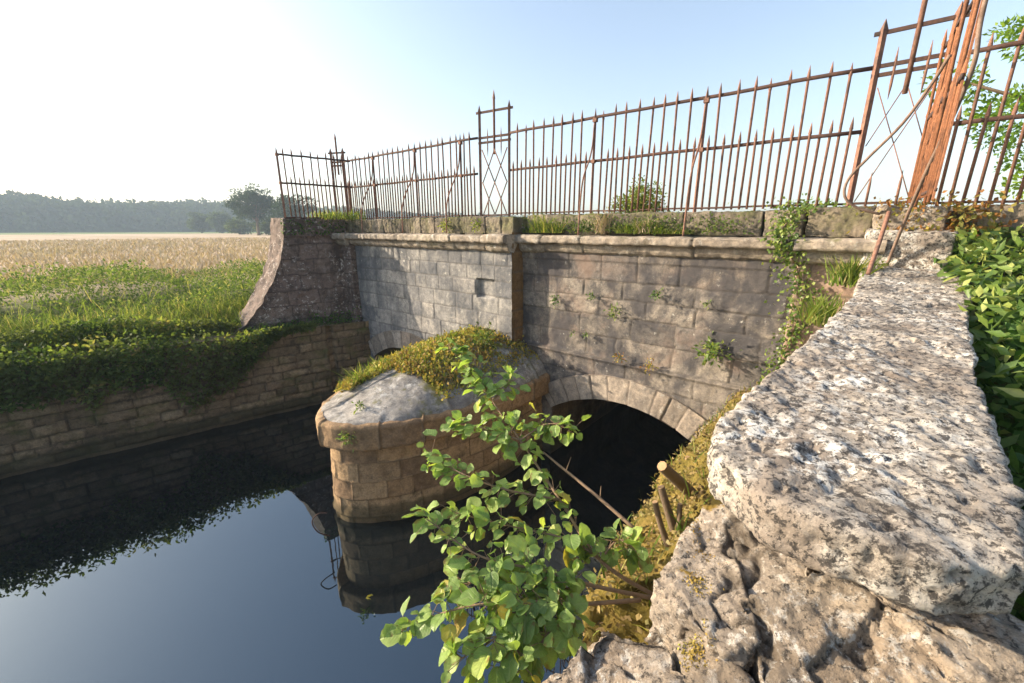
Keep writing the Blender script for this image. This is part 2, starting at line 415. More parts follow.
M['pine'] = leafm('pine needle', [(0, (.015, .035, .014)), (.6, (.03, .055, .02)), (1, (.06, .08, .03))], .25, .8, .05)
M['far'] = leafm('far wood leaf', [(0, (.03, .05, .02)), (.6, (.045, .07, .025)), (1, (.07, .09, .03))], .15, .95, .0)

def m_water():
    t = NT('dark still water')
    h = t.noise(1.6, 4, .5)
    h2 = t.noise(.45, 2, .5)
    return t.done(t.bsdf((.004, .006, .008), .015, t.bump(t.math('ADD', h, h2), .02, .05), .5, IOR=2.35, Specular_Tint=(.70, .88, 1.0, 1)))
M['water'] = m_water()

def m_ground():
    t = NT('meadow ground')
    hay = t.ramp(t.noise(.09, 7, .65), [(.3, (.36, .275, .185)), (.5, (.46, .355, .25)), (.7, (.54, .425, .315))])
    green = t.ramp(t.noise(.8, 6, .7), [(.3, (.045, .06, .015)), (.6, (.10, .115, .03))])
    ln = t.n('VectorMath', {0: t.pos.outputs['Position']}, operation='LENGTH').outputs['Value']
    patch = t.ramp(t.noise(.035, 5, .6, vec=t.scaled(1, 2.2, 1)), [(.53, 0), (.6, .65)])
    hay = t.mix(patch, hay, (.24, .19, .075))
    c = t.mix(t.ramp(t.math('ADD', t.math('DIVIDE', ln, 40), t.math('MULTIPLY', t.noise(.3, 5), .12)), [(.41, 0), (.50, 1)]), green, hay)
    c = t.mix(t.ramp(t.math('DIVIDE', ln, 400), [(.5, 0), (.52, 1)]), c, (.15, .20, .055))
    return t.done(t.bsdf(c, .95, t.bump(t.noise(1.2, 8, .75), .7, .25), .1))
M['ground'] = m_ground()
def m_earth():
    t = NT('mossy earth')
    c = t.ramp(t.noise(5, 8, .7), [(.3, (.05, .04, .015)), (.48, (.16, .125, .03)), (.62, (.24, .17, .05)), (.75, (.17, .12, .07))])
    return t.done(t.bsdf(c, .95, t.bump(t.noise(40, 8, .7), .8, .03), .1))
M['earth'] = m_earth()

# ------------------------------------------------------------------ foliage generators
def unit(v): return v/(np.linalg.norm(v, axis=-1, keepdims=True)+1e-9)
def rnd_dirs(n, up=0.0, flat=0.0):
    v = RNG.normal(size=(n, 3)); v[:, 2] = v[:, 2]*(1-flat)+up
    return unit(v)

LEAF4 = (np.array([[0, 0, 0], [.45, .5, .06], [1, 0, -.04], [.45, -.5, .06]]), np.array([[0, 3, 2], [0, 2, 1]]))
def _oval():
    xs = [0, .16, .4, .66, .87, 1.0]; ws = [.08, .40, .51, .47, .30, 0.0]
    v = []; f = []
    for x, w in zip(xs, ws):
        sag = -.22*x*x
        v += [(x, w, .10*w*2+sag), (x, 0, -.02+sag), (x, -w, .10*w*2+sag)]
    for i in range(len(xs)-1):
        a = 3*i
        f += [(a, a+1, a+4, a+3), (a+1, a+2, a+5, a+4)]
    return np.array(v), np.array(f)
OVAL = _oval()

def leaves(name, C, Dv, L, Wd, tmpl=LEAF4, rnd=None, upb=.4):
    n = len(C); T, F = tmpl
    Dv = unit(Dv)
    up = rnd_dirs(n)*.75 + np.array([0, 0, upb]); sd = unit(np.cross(up, Dv)); nm = np.cross(Dv, sd)
    L = np.broadcast_to(np.asarray(L, float), (n,)); Wd = np.broadcast_to(np.asarray(Wd, float), (n,))
    V = (C[:, None, :] + (T[None, :, 0]*L[:, None])[..., None]*Dv[:, None, :] + (T[None, :, 1]*Wd[:, None])[..., None]*sd[:, None, :]
         + (T[None, :, 2]*L[:, None])[..., None]*nm[:, None, :])
    k = len(T)
    if tmpl is not LEAF4:
        V = V + RNG.normal(size=V.shape)*(L[:, None, None]*.035)
    FF = (F[None] + (np.arange(n)*k)[:, None, None]).reshape(-1, F.shape[1])
    r = RNG.random(n) if rnd is None else rnd
    return mk_mesh(name, V.reshape(-1, 3), FF, {'rnd': np.repeat(r, k), 'lu': np.tile(T[:, 0], n), 'lv': np.tile(np.abs(T[:, 1]), n)}, smooth=(tmpl is not LEAF4))

def blades(name, B, H, wid, lean, bend, rnd=None, segs=3):
    n = len(B); H = np.broadcast_to(np.asarray(H, float), (n,)); wid = np.broadcast_to(np.asarray(wid, float), (n,))
    an = RNG.random(n)*2*math.pi; ld = np.stack([np.cos(an), np.sin(an), np.zeros(n)], 1)
    an2 = an + math.pi/2 + RNG.normal(size=n)*.6
    sd = np.stack([np.cos(an2), np.sin(an2), np.zeros(n)], 1)
    le = RNG.random(n)*lean; be = RNG.random(n)*bend
    rows = []
    for i in range(segs):
        t = i/segs
        c = B + (H*t)[:, None]*np.array([0, 0, 1.0]) + (H*(le*t + be*t*t))[:, None]*ld - (H*be*t*t*.35)[:, None]*ZU
        w = (wid*(1-.5*t))[:, None]*sd
        rows += [c-w, c+w]
    rows.append(B + H[:, None]*ZU + (H*(le+be))[:, None]*ld - (H*be*.35)[:, None]*ZU)
    V = np.stack(rows, 1); k = V.shape[1]
    F = []
    for i in range(segs-1): F += [(2*i, 2*i+1, 2*i+3), (2*i, 2*i+3, 2*i+2)]
    F.append((2*segs-2, 2*segs-1, 2*segs))
    F = np.array(F)
    FF = (F[None] + (np.arange(n)*k)[:, None, None]).reshape(-1, 3)
    r = RNG.random(n) if rnd is None else rnd
    return mk_mesh(name, V.reshape(-1, 3), FF, {'rnd': np.repeat(r, k)}, smooth=False)

def join_meshes(name, ms):
    bm = bmesh.new()
    for m in ms: bm.from_mesh(m)
    me = bpy.data.meshes.new(name); bm.to_mesh(me); bm.free()
    return me

# ------------------------------------------------------------------ GROUND, WATER
# left river wall line: from bridge corner, flaring left;   right river ledge line along N
LW = lambda u: (-4.25-.225*u, u)           # (s, o)
def ground_mesh():
    V = []; F = []
    def grid(us, ts, fn):
        b = len(V)
        for u in us:
            for t in ts: V.append(fn(u, t))
        m = len(ts)
        for i in range(len(us)-1):
            for j in range(m-1):
                F.append((b+i*m+j, b+(i+1)*m+j, b+(i+1)*m+j+1, b+i*m+j+1))
    us = [-700, -400, -250, -150, -90, -50, -30, -18, -11, -7] + list(np.arange(-5, 14, .5)) + [15, 18, 22, 28, 36, 50, 80, 140, 250]
    ts = list(np.arange(0.12, 6, .3)) + [6.5, 7.5, 9, 11, 14, 18, 24, 32, 45, 65, 95, 140, 200, 300, 420, 600, 900]
    def left(u, t):
        s = -4.25 - .225*max(u, 0) - t; o = u
        h = -2.32 + .62*min(1, max(0, (t-.7)/2.6))**.8
        if t > .5: h += .10*math.sin(u*1.3+t)*math.cos(t*.8)*min(1, max(0, (8-t)/4))
        p = W(s, o, h); return tuple(p)
    grid(us, ts, left)
    ts2 = [0.0, .15, .3, .45, .7, 1.0, 1.5, 2, 3, 4, 6, 9, 14, 22, 35, 60, 100, 180, 320, 600]
    def right(u, t):
        s = 5.12 + t; o = u
        h = -.75 - .85*min(1, max(0, (o-.2)/4.0)) + (0.25 if o < 0 else 0) + .05*math.sin(3*u+2*t)
        if o < 0: h = -.5
        if t > 3: h = h*max(0, 1-(t-3)/6) + -.6*min(1, (t-3)/6)
        return tuple(W(s, o, h))
    grid(us, ts2, right)
    me = mk_mesh('ground', np.array(V), F)
    return me
g = link('ground', ground_mesh(), M['ground']); tag(g, kind='structure')

wm = MB()
c4 = [W(-40, -60, WATER), W(9, -60, WATER), W(9, 90, WATER), W(-40, 90, WATER)]
wv = mk_mesh('water', np.array([tuple(p) for p in (W(-6.0, -6.5, WATER), W(8, -6.5, WATER), W(8, 60, WATER), W(-19, 60, WATER))]), [(0, 3, 2, 1)], smooth=False)
wat = link('water', wv, M['water']); tag(wat, kind='structure')
rb = mk_mesh('riverbed', np.array([tuple(p) for p in (W(-6.0, -6.5, -5.2), W(8, -6.5, -5.2), W(8, 60, -5.2), W(-19, 60, -5.2))]), [(0, 3, 2, 1)], smooth=False)
tag(link('river_bed', rb, M['dark']), kind='structure')

# ------------------------------------------------------------------ BRIDGE
bridge = thing('stone_bridge', 'old two arched stone bridge with rounded cutwater pier standing in the dark river', 'bridge', tuple(W(0, 0, WATER)))
RI, RT = 2.16, .40
HS = 1.28
ZC = -2.60 - RI
SR, SL = 2.22, -2.85
OL = .30          # the left bay stands proud of the right one
def clamp_arch(c):
    def f(s):
        ds = np.abs(s-c); z = np.full_like(s, WATER-.25)
        m = ds < HS; z[m] = ZC + np.sqrt((RI+.15)**2-ds[m]**2)
        return z
    return f
crs_r = [-4.0, -3.65, -3.3, -2.95, -2.6, -2.27, -1.95, -1.62, -1.29, -1.02, -.75]
def ex_r(u, v):
    d = np.where(v < -1.95, .05, 0.0) + np.where(v > -.47, .02, 0)
    return d + .035*np.exp(-((v+1.97)/.035)**2)
me = sheet('spandrel_wall', .22, 4.18, WATER-.25, -.36, .017, lambda u, v: W(u, 0, v), crs_r, .72, clamp=clamp_arch(SR), seed=3, rough=.007, extra=ex_r, groove=.013, gw=.009, blockamp=.007, wob=.014)
o_ = link('spandrel_wall', me, M['right_bay'], bridge); o_['label'] = 'warm grey ashlar right hand spandrel wall with small plants in its joints'
crs_l = [-4.0, -3.6, -3.2, -2.82, -2.48, -2.13, -1.78, -1.46, -1.16, -.88, -.62]
def ex_l(u, v):
    m = (u > -.60) & (u < -.18) & (v > -1.2) & (v < -.86)
    return np.where(m, -.07, 0.0)
me = sheet('spandrel_wall', -4.62, .215, WATER-.25, -.36, .017, lambda u, v: W(u, OL, v), crs_l, .48, clamp=clamp_arch(SL), seed=5, rough=.006, extra=ex_l, groove=.012, gw=.010, blockamp=.007)
o_ = link('spandrel_wall', me, M['left_bay'], bridge); o_['label'] = 'cool grey ashlar left hand spandrel wall with small square recess'
# the step between the bays: right-facing return with rust streaks
me = sheet('step_return', 0, OL+.01, -4.1, -.05, .02, lambda u, v: W(.22, OL-u+.004, v), list(np.arange(-4, 0, .33)), .5, seed=6, rough=.006)
link('pilaster_return', me, M['pilaster'], bridge)
# end pilasters
def pilaster(s0, s1, o0, o1, z0, z1, seed, mat):
    f, L, _ = polyline([(s0, o0), (s0, o1), (s1, o1), (s1, o0)])
    me = sheet('pilaster', 0, L, z0, z1, .02, lambda u, v: W(f(u)[:, 0], f(u)[:, 1], v), list(np.arange(z0, z1, .34)), .9, seed=seed, rough=.006, groove=.012)
    return link('pilaster', me, M[mat], bridge)
pilaster(4.17, 4.78, -.2, .11, -4.1, -.30, 8, 'pink')
pilaster(-5.25, -4.58, 0, OL+.14, -4.1, -.30, 9, 'wing_l')
# cornice: profile swept along the face
def cornice(s0, s1, ob, seed, ends=True):
    prof = [(-.25, -.085), (.20, -.095), (.235, -.12), (.235, -.20), (.215, -.225), (.12, -.235), (.115, -.30), (.085, -.345), (.02, -.375), (-.05, -.38)]
    f, L, _ = polyline(prof)
    me = sheet('cornice', s0, s1, 0, L, .02, lambda u, v: W(u, ob + f(v)[:, 0], f(v)[:, 1]), [-9, 9], 1.15, seed=seed, rough=.009, rscale=9, groove=.02, gw=.014, blockamp=.009, flip=True, resv=.014)
    # end faces
    a = mk_mesh('c', np.array([tuple(W(s0, ob+p[0], p[1])) for p in prof]), [tuple(range(len(prof)))], {'blk': np.full(len(prof), .5), 'jnt': np.zeros(len(prof))}, smooth=False)
    b = mk_mesh('c', np.array([tuple(W(s1, ob+p[0], p[1])) for p in prof]), [tuple(range(len(prof)))[::-1]], {'blk': np.full(len(prof), .5), 'jnt': np.zeros(len(prof))}, smooth=False)
    return link('cornice', join_meshes('cornice', [me, a, b]), M['cornice'], bridge)
cornice(-4.6, .222, OL, 12); cornice(.226, 4.12, 0, 13); cornice(4.125, 4.86, .12, 14); cornice(-5.35, -4.604, OL+.13, 15)
# coping (blocking course): stones set one by one
def coping(s0, s1, oo, mean, hz, seed, zb=-.09, depth=.5):
    r = random.Random(seed); s = s0; ms = []
    while s < s1-.05:
        l = min(mean*r.uniform(.75, 1.3), s1-s)
        if s1-(s+l) < .2: l = s1-s
        g_ = .003
        poly = [W(s+g_, oo-depth, 0)[:2], W(s+l-g_, oo-depth, 0)[:2], W(s+l-g_, oo+r.uniform(-.02, .02), 0)[:2], W(s+g_, oo+r.uniform(-.02, .02), 0)[:2]]
        ms.append(rock('c', poly, hz+r.uniform(-.012, .012), zb, .017, .010, 9, .014, 2.5, seed+len(ms), 1, pits=.012))
        s += l
    return ms
link('coping_course', join_meshes('coping_course', coping(-5.45, .22, OL-.06, .42, .205, 21)), M['coping'], bridge)
link('coping_course', join_meshes('coping_course', coping(.24, 4.15, -.06, .85, .215, 51)), M['coping'], bridge)
link('coping_course', join_meshes('coping_course', coping(4.17, 4.74, .06, .9, .215, 71) + coping(5.30, 9.0, -.05, 1.0, .205, 75, zb=-1.2)), M['coping'], bridge)
# arch rings and barrels
T0 = math.asin(HS/RI)
for c, ob, sd in ((SR, 0.05, 31), (SL, OL, 32)):
    me = sheet('arch_ring', -T0*RI-.02, T0*RI+.02, 0, RT, .014, lambda u, v: W(c+(RI+v)*np.sin(u/RI), ob+.035, ZC+(RI+v)*np.cos(u/RI)), [-5, 5], .30, seed=sd, rough=.006, groove=.016, gw=.009, blockamp=.012, wob=.006)
    link('arch_ring', me, M['ring'], bridge)
    f, L, _ = polyline([(RI+RT, 0), (RI+RT, 1)])
    me2 = sheet('x', -T0*RI-.02, T0*RI+.02, 0, .09, .03, lambda u, v: W(c+(RI+RT)*np.sin(u/RI), ob-.05+v, ZC+(RI+RT)*np.cos(u/RI)), seed=sd, rough=.003)
    link('ring_edge', me2, M['ring'], bridge)
    pts = [(c-HS, WATER-.3), (c-HS, ZC+RI*math.cos(T0))] + [(c+RI*math.sin(a), ZC+RI*math.cos(a)) for a in np.linspace(-T0, T0, 25)] + [(c+HS, WATER-.3)]
    f, L, _ = polyline(pts)
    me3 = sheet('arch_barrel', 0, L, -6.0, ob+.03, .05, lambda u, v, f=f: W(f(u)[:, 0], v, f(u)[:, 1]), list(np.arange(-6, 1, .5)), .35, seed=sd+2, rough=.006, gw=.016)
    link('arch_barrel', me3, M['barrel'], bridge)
# solid deck and the closed far end
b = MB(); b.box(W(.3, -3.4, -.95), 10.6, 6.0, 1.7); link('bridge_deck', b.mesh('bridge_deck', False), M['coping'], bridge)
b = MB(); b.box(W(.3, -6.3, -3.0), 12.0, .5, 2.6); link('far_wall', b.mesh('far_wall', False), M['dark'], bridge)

# cutwater pier
def outline(a, nose, w0, off0=1.0):
    pts = [(-w0, -.02)]
    for k in range(61):
        t = math.sin((-.5 + k/60)*math.pi)
        w = t
        q = (1-abs(w)**1.85)**.5
        pts.append((w*w0, off0 + (nose-off0)*q))
    pts.append((w0, -.02)); return pts
PC = -.40
capf, capL, _ = polyline(outline(0, 3.50, 1.26))
def inset(k):
    P = np.array(outline(0, 3.50, 1.26)); c = np.array([0, 1.0]); Q = P.copy()
    Q[:, 0] = P[:, 0]*(1-k/1.06); Q[:, 1] = np.where(P[:, 1] > 1.0, 1+(P[:, 1]-1)*(1-k/2.58), P[:, 1]); return Q
def body_map(u, v):
    p = capf(u); k = .10 + .06*(-2.78-v)/1.2*1.0
    k = .15 - .055*np.clip((-2.78-v)/1.2, 0, 1.2)
    x = p[:, 0]*(1-k/1.06); y = np.where(p[:, 1] > 1, 1+(p[:, 1]-1)*(1-k/2.58), p[:, 1])
    return W(x+PC, y, v)
me = sheet('cutwater', 0, capL, WATER-.3, -2.76, .018, body_map, [-4.2, -3.86, -3.58, -3.31, -3.04], .5, seed=41, rough=.007, groove=.016, gw=.009, blockamp=.010, flip=True)
cut = link('cutwater', me, M['pier'], bridge)
cprof, cL, _ = polyline([(-.16, -2.785), (-.01, -2.78), (0, -2.75), (.0, -2.47), (-.03, -2.44), (-.10, -2.43)])
def cap_map(u, v):
    p = capf(u); k = -cprof(v)[:, 0]; z = cprof(v)[:, 1]
    x = p[:, 0]*(1-k/1.06); y = np.where(p[:, 1] > 1, 1+(p[:, 1]-1)*(1-k/2.58), p[:, 1])
    return W(x+PC, y, z)
me = sheet('cap_course', 0, capL, 0, cL, .018, cap_map, [-9, 9], .85, seed=42, rough=.010, groove=.022, gw=.012, blockamp=.008, flip=True)
link('cap_course', me, M['pier'], cut)
def dome_h(off): return np.interp(off, [0, 1.0, 1.8, 2.6, 3.2], [.62, .58, .49, .30, .12])
def dome_map(u, r):
    p = capf(u)*1.0; off = p[:, 1]
    sp = off - np.log1p(np.exp((off-2.25)*2.6))/2.6; k = .04
    x = p[:, 0]*(1-k)*(1-r); y0 = np.where(off > 1, 1+(off-1)*(1-k/2.58), off)
    y = y0*(1-r) + sp*r
    z = -2.45 + dome_h(y)*np.sin(np.clip(r, 0, 1)*math.pi/2)**.65
    return W(x+PC, y, z)
me = sheet('dome_cap', 0, capL, 0.001, 1.0, .025, dome_map, [-9, 9], 1.7, seed=43, rough=.012, rscale=4, groove=.03, gw=.016, blockamp=.008, flip=True, resv=.02)
link('dome_cap', me, M['dome'], cut)

# ------------------------------------------------------------------ LEFT WING WALL
lw = thing('wing_wall', 'dark red left wing wall whose top sweeps down in a concave curve to the bank', 'wall', tuple(W(-5.0, 1.0, -2.3)))
WF = lambda u: (-4.92-.2*u, .33+u)
ctop_u = [0, 1.26, 1.30, 1.34, 1.43, 1.60, 1.92, 2.3, 2.6]
ctop_z = [.20, .20, .0, -.3, -.65, -1.05, -1.6, -2.05, -2.25]
def wtop(u): return np.interp(u, ctop_u, ctop_z)
def wing_face(u, v):  # v = -z
    return W(WF(u)[0], WF(u)[1], -v)
me = sheet('wall_face', 0, 2.6, -.2, 2.35, .02, wing_face, [-.02, .33, .66, 1.0, 1.36, 1.7, 2.05], .62, clamp=lambda u: -wtop(u), seed=61, rough=.02, rlow=.03, groove=.010, gw=.012, wob=.03, blockamp=.008, flip=True)
link('wall_face', me, M['wing_l'], lw)
me = sheet('wall_back', 0, 2.6, 0, 1, .06, lambda u, v: W(WF(u)[0]-.62, WF(u)[1], -2.35+v*(wtop(u)+2.35)), None, seed=62, rough=.02, resv=.03, flip=True)
link('wall_back', me, M['wing_l'], lw)
tf, tL, _ = polyline([(a, z) for a, z in zip(ctop_u, ctop_z)])
me = sheet('coping', 0, tL, -.66, .05, .03, lambda u, v: W(WF(tf(u)[:, 0])[0]+v, WF(tf(u)[:, 0])[1], tf(u)[:, 1]+.03), None, seed=63, rough=.02, flip=False)
link('coping', me, M['wing_l'], lw)
me = sheet('coping_edge', 0, 1.3, -.18, .2, .025, lambda u, v: W(WF(u)[0]+.06, WF(u)[1], v+.02), None, seed=64, rough=.012)
link('coping_edge', me, M['wing_l'], lw)

# ------------------------------------------------------------------ LEFT RIVER WALL
rw = thing('river_wall', 'long brown rubble river wall along the left bank under the overhanging grass', 'wall', tuple(W(-5, 4, WATER)))
def rw_map(u, v): return W(-4.25-.225*np.maximum(u, 0)+.0, u, v)
def groove_ex(u, v): return np.where((u > 1.1) & (u < 1.24), -.12, 0.0) + np.where((u > .0) & (u < .02), 0, 0)
me = sheet('wall_face', .28, 15, WATER-.25, -2.16, .028, rw_map, [-3.93, -3.77, -3.6, -3.42, -3.22, -3.05, -2.88, -2.7, -2.5, -2.33], .42, seed=71, rough=.014, rlow=.025, groove=.022, gw=.016, blockamp=.016, wob=.02, flip=True, extra=groove_ex)
link('wall_face', me, M['river'], rw)
me = sheet('wall_top', .28, 15, 0, .75, .035, lambda u, v: W(-4.25-.225*u-v, u, -2.165-.03*v), list(np.arange(.3, 1, .4)), .6, seed=72, rough=.02, rlow=.03, flip=True)
link('wall_top', me, M['river'], rw)
me = sheet('foot_course', .28, 15, 0, .35, .03, lambda u, v: W(-4.25-.225*u+.03+.05*(v > .2)*1.0+np.minimum(v, .1)*.3, u, WATER-.15+v*.62), None, seed=73, rough=.03, rscale=5)
link('foot_course', me, M['pier'], rw)

# ------------------------------------------------------------------ RIGHT WING WALL (foreground)
rwall = thing('wing_wall', 'right wing wall in the foreground with a long lichen covered coping slab on broken stones', 'wall', tuple(W(4.8, 2.5, -1.9)))
def zsl(o): return np.interp(o, [.2, .8, 1.6, 3.0, 4.0, 4.8], [-.33, -.42, -.49, -.585, -.64, -.68])
edge_in = [(.30, 4.71), (.8, 4.72), (1.5, 4.70), (2.4, 4.61), (3.2, 4.51), (3.9, 4.42), (4.30, 4.385), (4.48, 4.43)]
edge_out = [(4.60, 4.60), (4.63, 4.76), (4.63, 4.92), (4.53, 5.05), (4.2, 5.09), (3.3, 5.14), (2.2, 5.24), (1.3, 5.36), (.7, 5.42), (.45, 5.38), (.30, 5.28)]
pl = edge_in + edge_out
poly = [W(s, o, 0)[:2] for o, s in pl]
me = rock('coping_slab', poly, [zsl(o) for o, s in pl], [zsl(o)-(.20 if o < 4 else .13) for o, s in pl], .0115, .008, 14, .012, 2.6, 81, 2, pits=.018)
link('coping_slab', me, M['slab'], rwall)
core = [W(s, o, 0)[:2] for s, o in ((4.74, .2), (4.60, 3.0), (4.52, 4.3), (4.66, 4.46), (4.92, 4.46), (4.98, 4.2), (5.05, 3.0), (5.25, .2))]
link('wall_core', rock('wall_core', core, [zsl(q)-.17 for q in (.2, 3.0, 4.45, 4.62, 4.6, 4.3, 3, .2)], -3.0, .035, .02, 6, .03, 2, 82, 2), M['rubble'], rwall)
blk_ = [W(s, o, 0)[:2] for s, o in ((4.70, -.5), (4.71, .28), (5.32, .31), (5.36, -.5))]
link('end_block', rock('end_block', blk_, [.0, -.02, -.03, .0], -.5, .016, .01, 10, .015, 3, 83, 3), M['slab'], rwall)
blk_ = [W(s, o, 0)[:2] for s, o in ((4.72, -.55), (4.76, .14), (5.25, .16), (5.3, -.55))]
link('end_block', rock('end_block', blk_, .20, -.02, .018, .014, 8, .03, 3, 84, 3), M['rubble'], rwall)
# broken stones below the slab, under the camera; (pixel-measured plan, at heights about -0.9 .. -1.2)
def so(X, Y):
    v = np.array([X, Y, 0]) - O; return float(v@D), float(v@N)
stones = [
    ('stone', [(.42, 1.0), (.66, 1.25), (.80, 1.2), (.90, 1.02), (.74, .80), (.52, .78)], [-1.03, -.97, -.90, -.87, -.93, -1.0], 91),
    ('stone', [(.04, .76), (.26, .96), (.42, .86), (.46, .58), (.22, .32), (-.06, .40)], [-1.14, -1.09, -1.06, -1.04, -1.08, -1.14], 92),
    ('stone', [(.44, .86), (.53, .86), (.57, .66), (.51, .56), (.44, .64)], [-1.07, -1.04, -1.03, -1.05, -1.09], 93),
    ('stone', [(.60, .88), (.90, .94), (1.10, .70), (1.0, .28), (.62, .10), (.52, .46)], [-.95, -.86, -.87, -1.0, -1.12, -1.08], 94),
    ('stone', [(.86, 1.0), (1.12, .90), (1.26, .64), (1.12, .48), (.94, .68)], [-.86, -.85, -.88, -.92, -.89], 95),
]
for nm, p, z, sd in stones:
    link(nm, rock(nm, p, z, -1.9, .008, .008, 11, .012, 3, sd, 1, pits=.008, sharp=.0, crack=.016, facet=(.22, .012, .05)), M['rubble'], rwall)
low = [(.08, .70), (.44, .97), (.72, 1.22), (.9, 1.3), (1.2, .9), (1.2, .5), (.9, .1), (.4, -.1), (-.05, .2)]
link('wall_base', rock('wall_base', low, -1.24, -4.2, .03, .02, 7, .03, 2, 97, 2), M['rubble'], rwall)

# mossy ledge between slab and water
led = [(2.98, 4.98), (2.3, 4.22), (1.64, 3.45), (1.22, 2.95), (.95, 2.58), (.74, 2.22), (.52, 1.86), (.30, 1.42), (.8, 1.2), (1.2, 1.7), (2.0, 2.6), (2.9, 3.6), (3.7, 4.4)]
lz = [-1.98, -1.95, -1.92, -1.93, -1.93, -1.88, -1.72, -1.5, -1.1, -1.2, -1.25, -1.3, -1.35]
lm = rock('bank_ledge', led, lz, -4.3, .03, .035, 5, .06, 1.6, 98, 4)
tag(link('bank_ledge', lm, M['earth']), kind='structure')

# ------------------------------------------------------------------ RAILINGS
SP = .175
def spike_bar(h, r, spike=.13):
    b = MB(); b.tube([(0, 0, 0), (0, 0, h-spike), (0, 0, h-spike+.012), (0, 0, h-spike*.5), (0, 0, h)], [r, r, r*1.35, r*.9, .0015], 7); return b.mesh('bar')
BAR_L = spike_bar(1.47, .0142); BAR_S = spike_bar(.90, .0142)
BAR_LO = spike_bar(1.47, .0125); BAR_SO = spike_bar(.90, .0125); BAR_LO.materials.append(M['iron_orange']); BAR_SO.materials.append(M['iron_orange'])
BAR_L.materials.append(M['iron']); BAR_S.materials.append(M['iron'])
def railing(label, P0, P1, zb, bars, posts, offs=None, rails=(.03, .745, 1.335), mat='iron', stays=(), rdir=None, long_first=True, lean=(0, 0), barmat=None):
    """P0, P1: (s, o) ends; bars at multiples of SP; posts = distances of the stout posts"""
    A = W(P0[0], P0[1], zb); B = W(P1[0], P1[1], zb); L = np.linalg.norm(B-A); t = (B-A)/L; nrm = np.cross(ZU, t)
    T = thing('iron_railing', label, 'railing', tuple(A), 'spiked iron railings on the bridge')
    for z in rails:
        b = MB(); n = 14; pts = [A + t*(L*i/n) + ZU*(z + .004*math.sin(i*1.7+z*9)) + nrm*.010*math.sin(i*1.1+z*3) for i in range(n+1)]
        big = z > .2
        b.strip(pts, .016, .038 if big else .022, nrm)
        link('rail', b.mesh('rail'), M['iron_dark'], T)
    k = 0; d = SP*.5
    n = int((L-.04)/(SP/2))
    for i in range(1, n+1):
        q = i*SP/2
        if q > L-.03: break
        lng = (i % 2 == 0) == long_first
        if any(abs(q-p) < .05 for p in posts): continue
        me = (BAR_L if lng else BAR_S) if barmat is None else (BAR_LO if lng else BAR_SO)
        o = link('bar', me, None, T, tuple(A + t*q + ZU*(-.05 if (lng and random.random() < .25) else 0.0)))
        o.rotation_euler = (random.gauss(0, .008)+lean[0], random.gauss(0, .008)+lean[1], random.random()*3)
    for p in posts:
        b = MB(); c = A + t*p
        if barmat:
            b.strip([c-ZU*.04, c+ZU*.7, c+ZU*1.42], .012, .03, nrm); link('post', b.mesh('post', False), M[barmat], T); continue
        b.tube([c-ZU*.1, c+ZU*1.33, c+ZU*1.35, c+ZU*1.46], [.024, .022, .02, .002], 4)
        b.box(c+ZU*1.30, .06, .06, .05); b.box(c+ZU*.74, .055, .055, .05)
        link('post', b.mesh('post', False), M['iron'], T)
    for p, out, drop in stays:
        c = A + t*p
        pts = smooth_curve([c+ZU*1.26+N*.02, c+ZU*.95+N*.05, c+ZU*.72+N*.14, c+ZU*.5+N*.27, c+ZU*.2+N*(out-.03), c+ZU*drop+N*out], 5)
        b = MB(); b.tube(pts, .0125, 6); link('stay', b.mesh('stay'), M['iron'], T)
    return T
ZB = .215
railing('long iron railing left of the centre standard, closely spiked, with curved stays', (-5.24, .0), (-.86, -.06), ZB, None, [1.2, 2.65, 3.95], stays=((1.2, .42, -.30), (2.65, .42, -.29), (3.95, .42, -.29)))
railing('long iron railing between the centre standard and the tall right hand standard', (-.25, -.2), (4.50, -.25), ZB+.02, None, [1.62, 3.15], stays=((1.62, .36, -.32), (3.15, .36, -.32)), lean=(0, .0))
railing('short iron return railing on the left wing wall leaning outwards', WF(-.33+.05), WF(1.25), ZB, None, [1.53], rails=(.03, .74, 1.31))
railing('iron return railing seen almost edge on, bright with rust, right of the tall standard', (4.965, -.2), (5.02, 1.40), ZB+.03, None, [1.58], stays=(), barmat='iron_orange')
railing('iron railing at the right edge in front of the leafy tree', (5.10, -.25), (9.2, -.30), ZB+.0, None, [2.2], long_first=True)

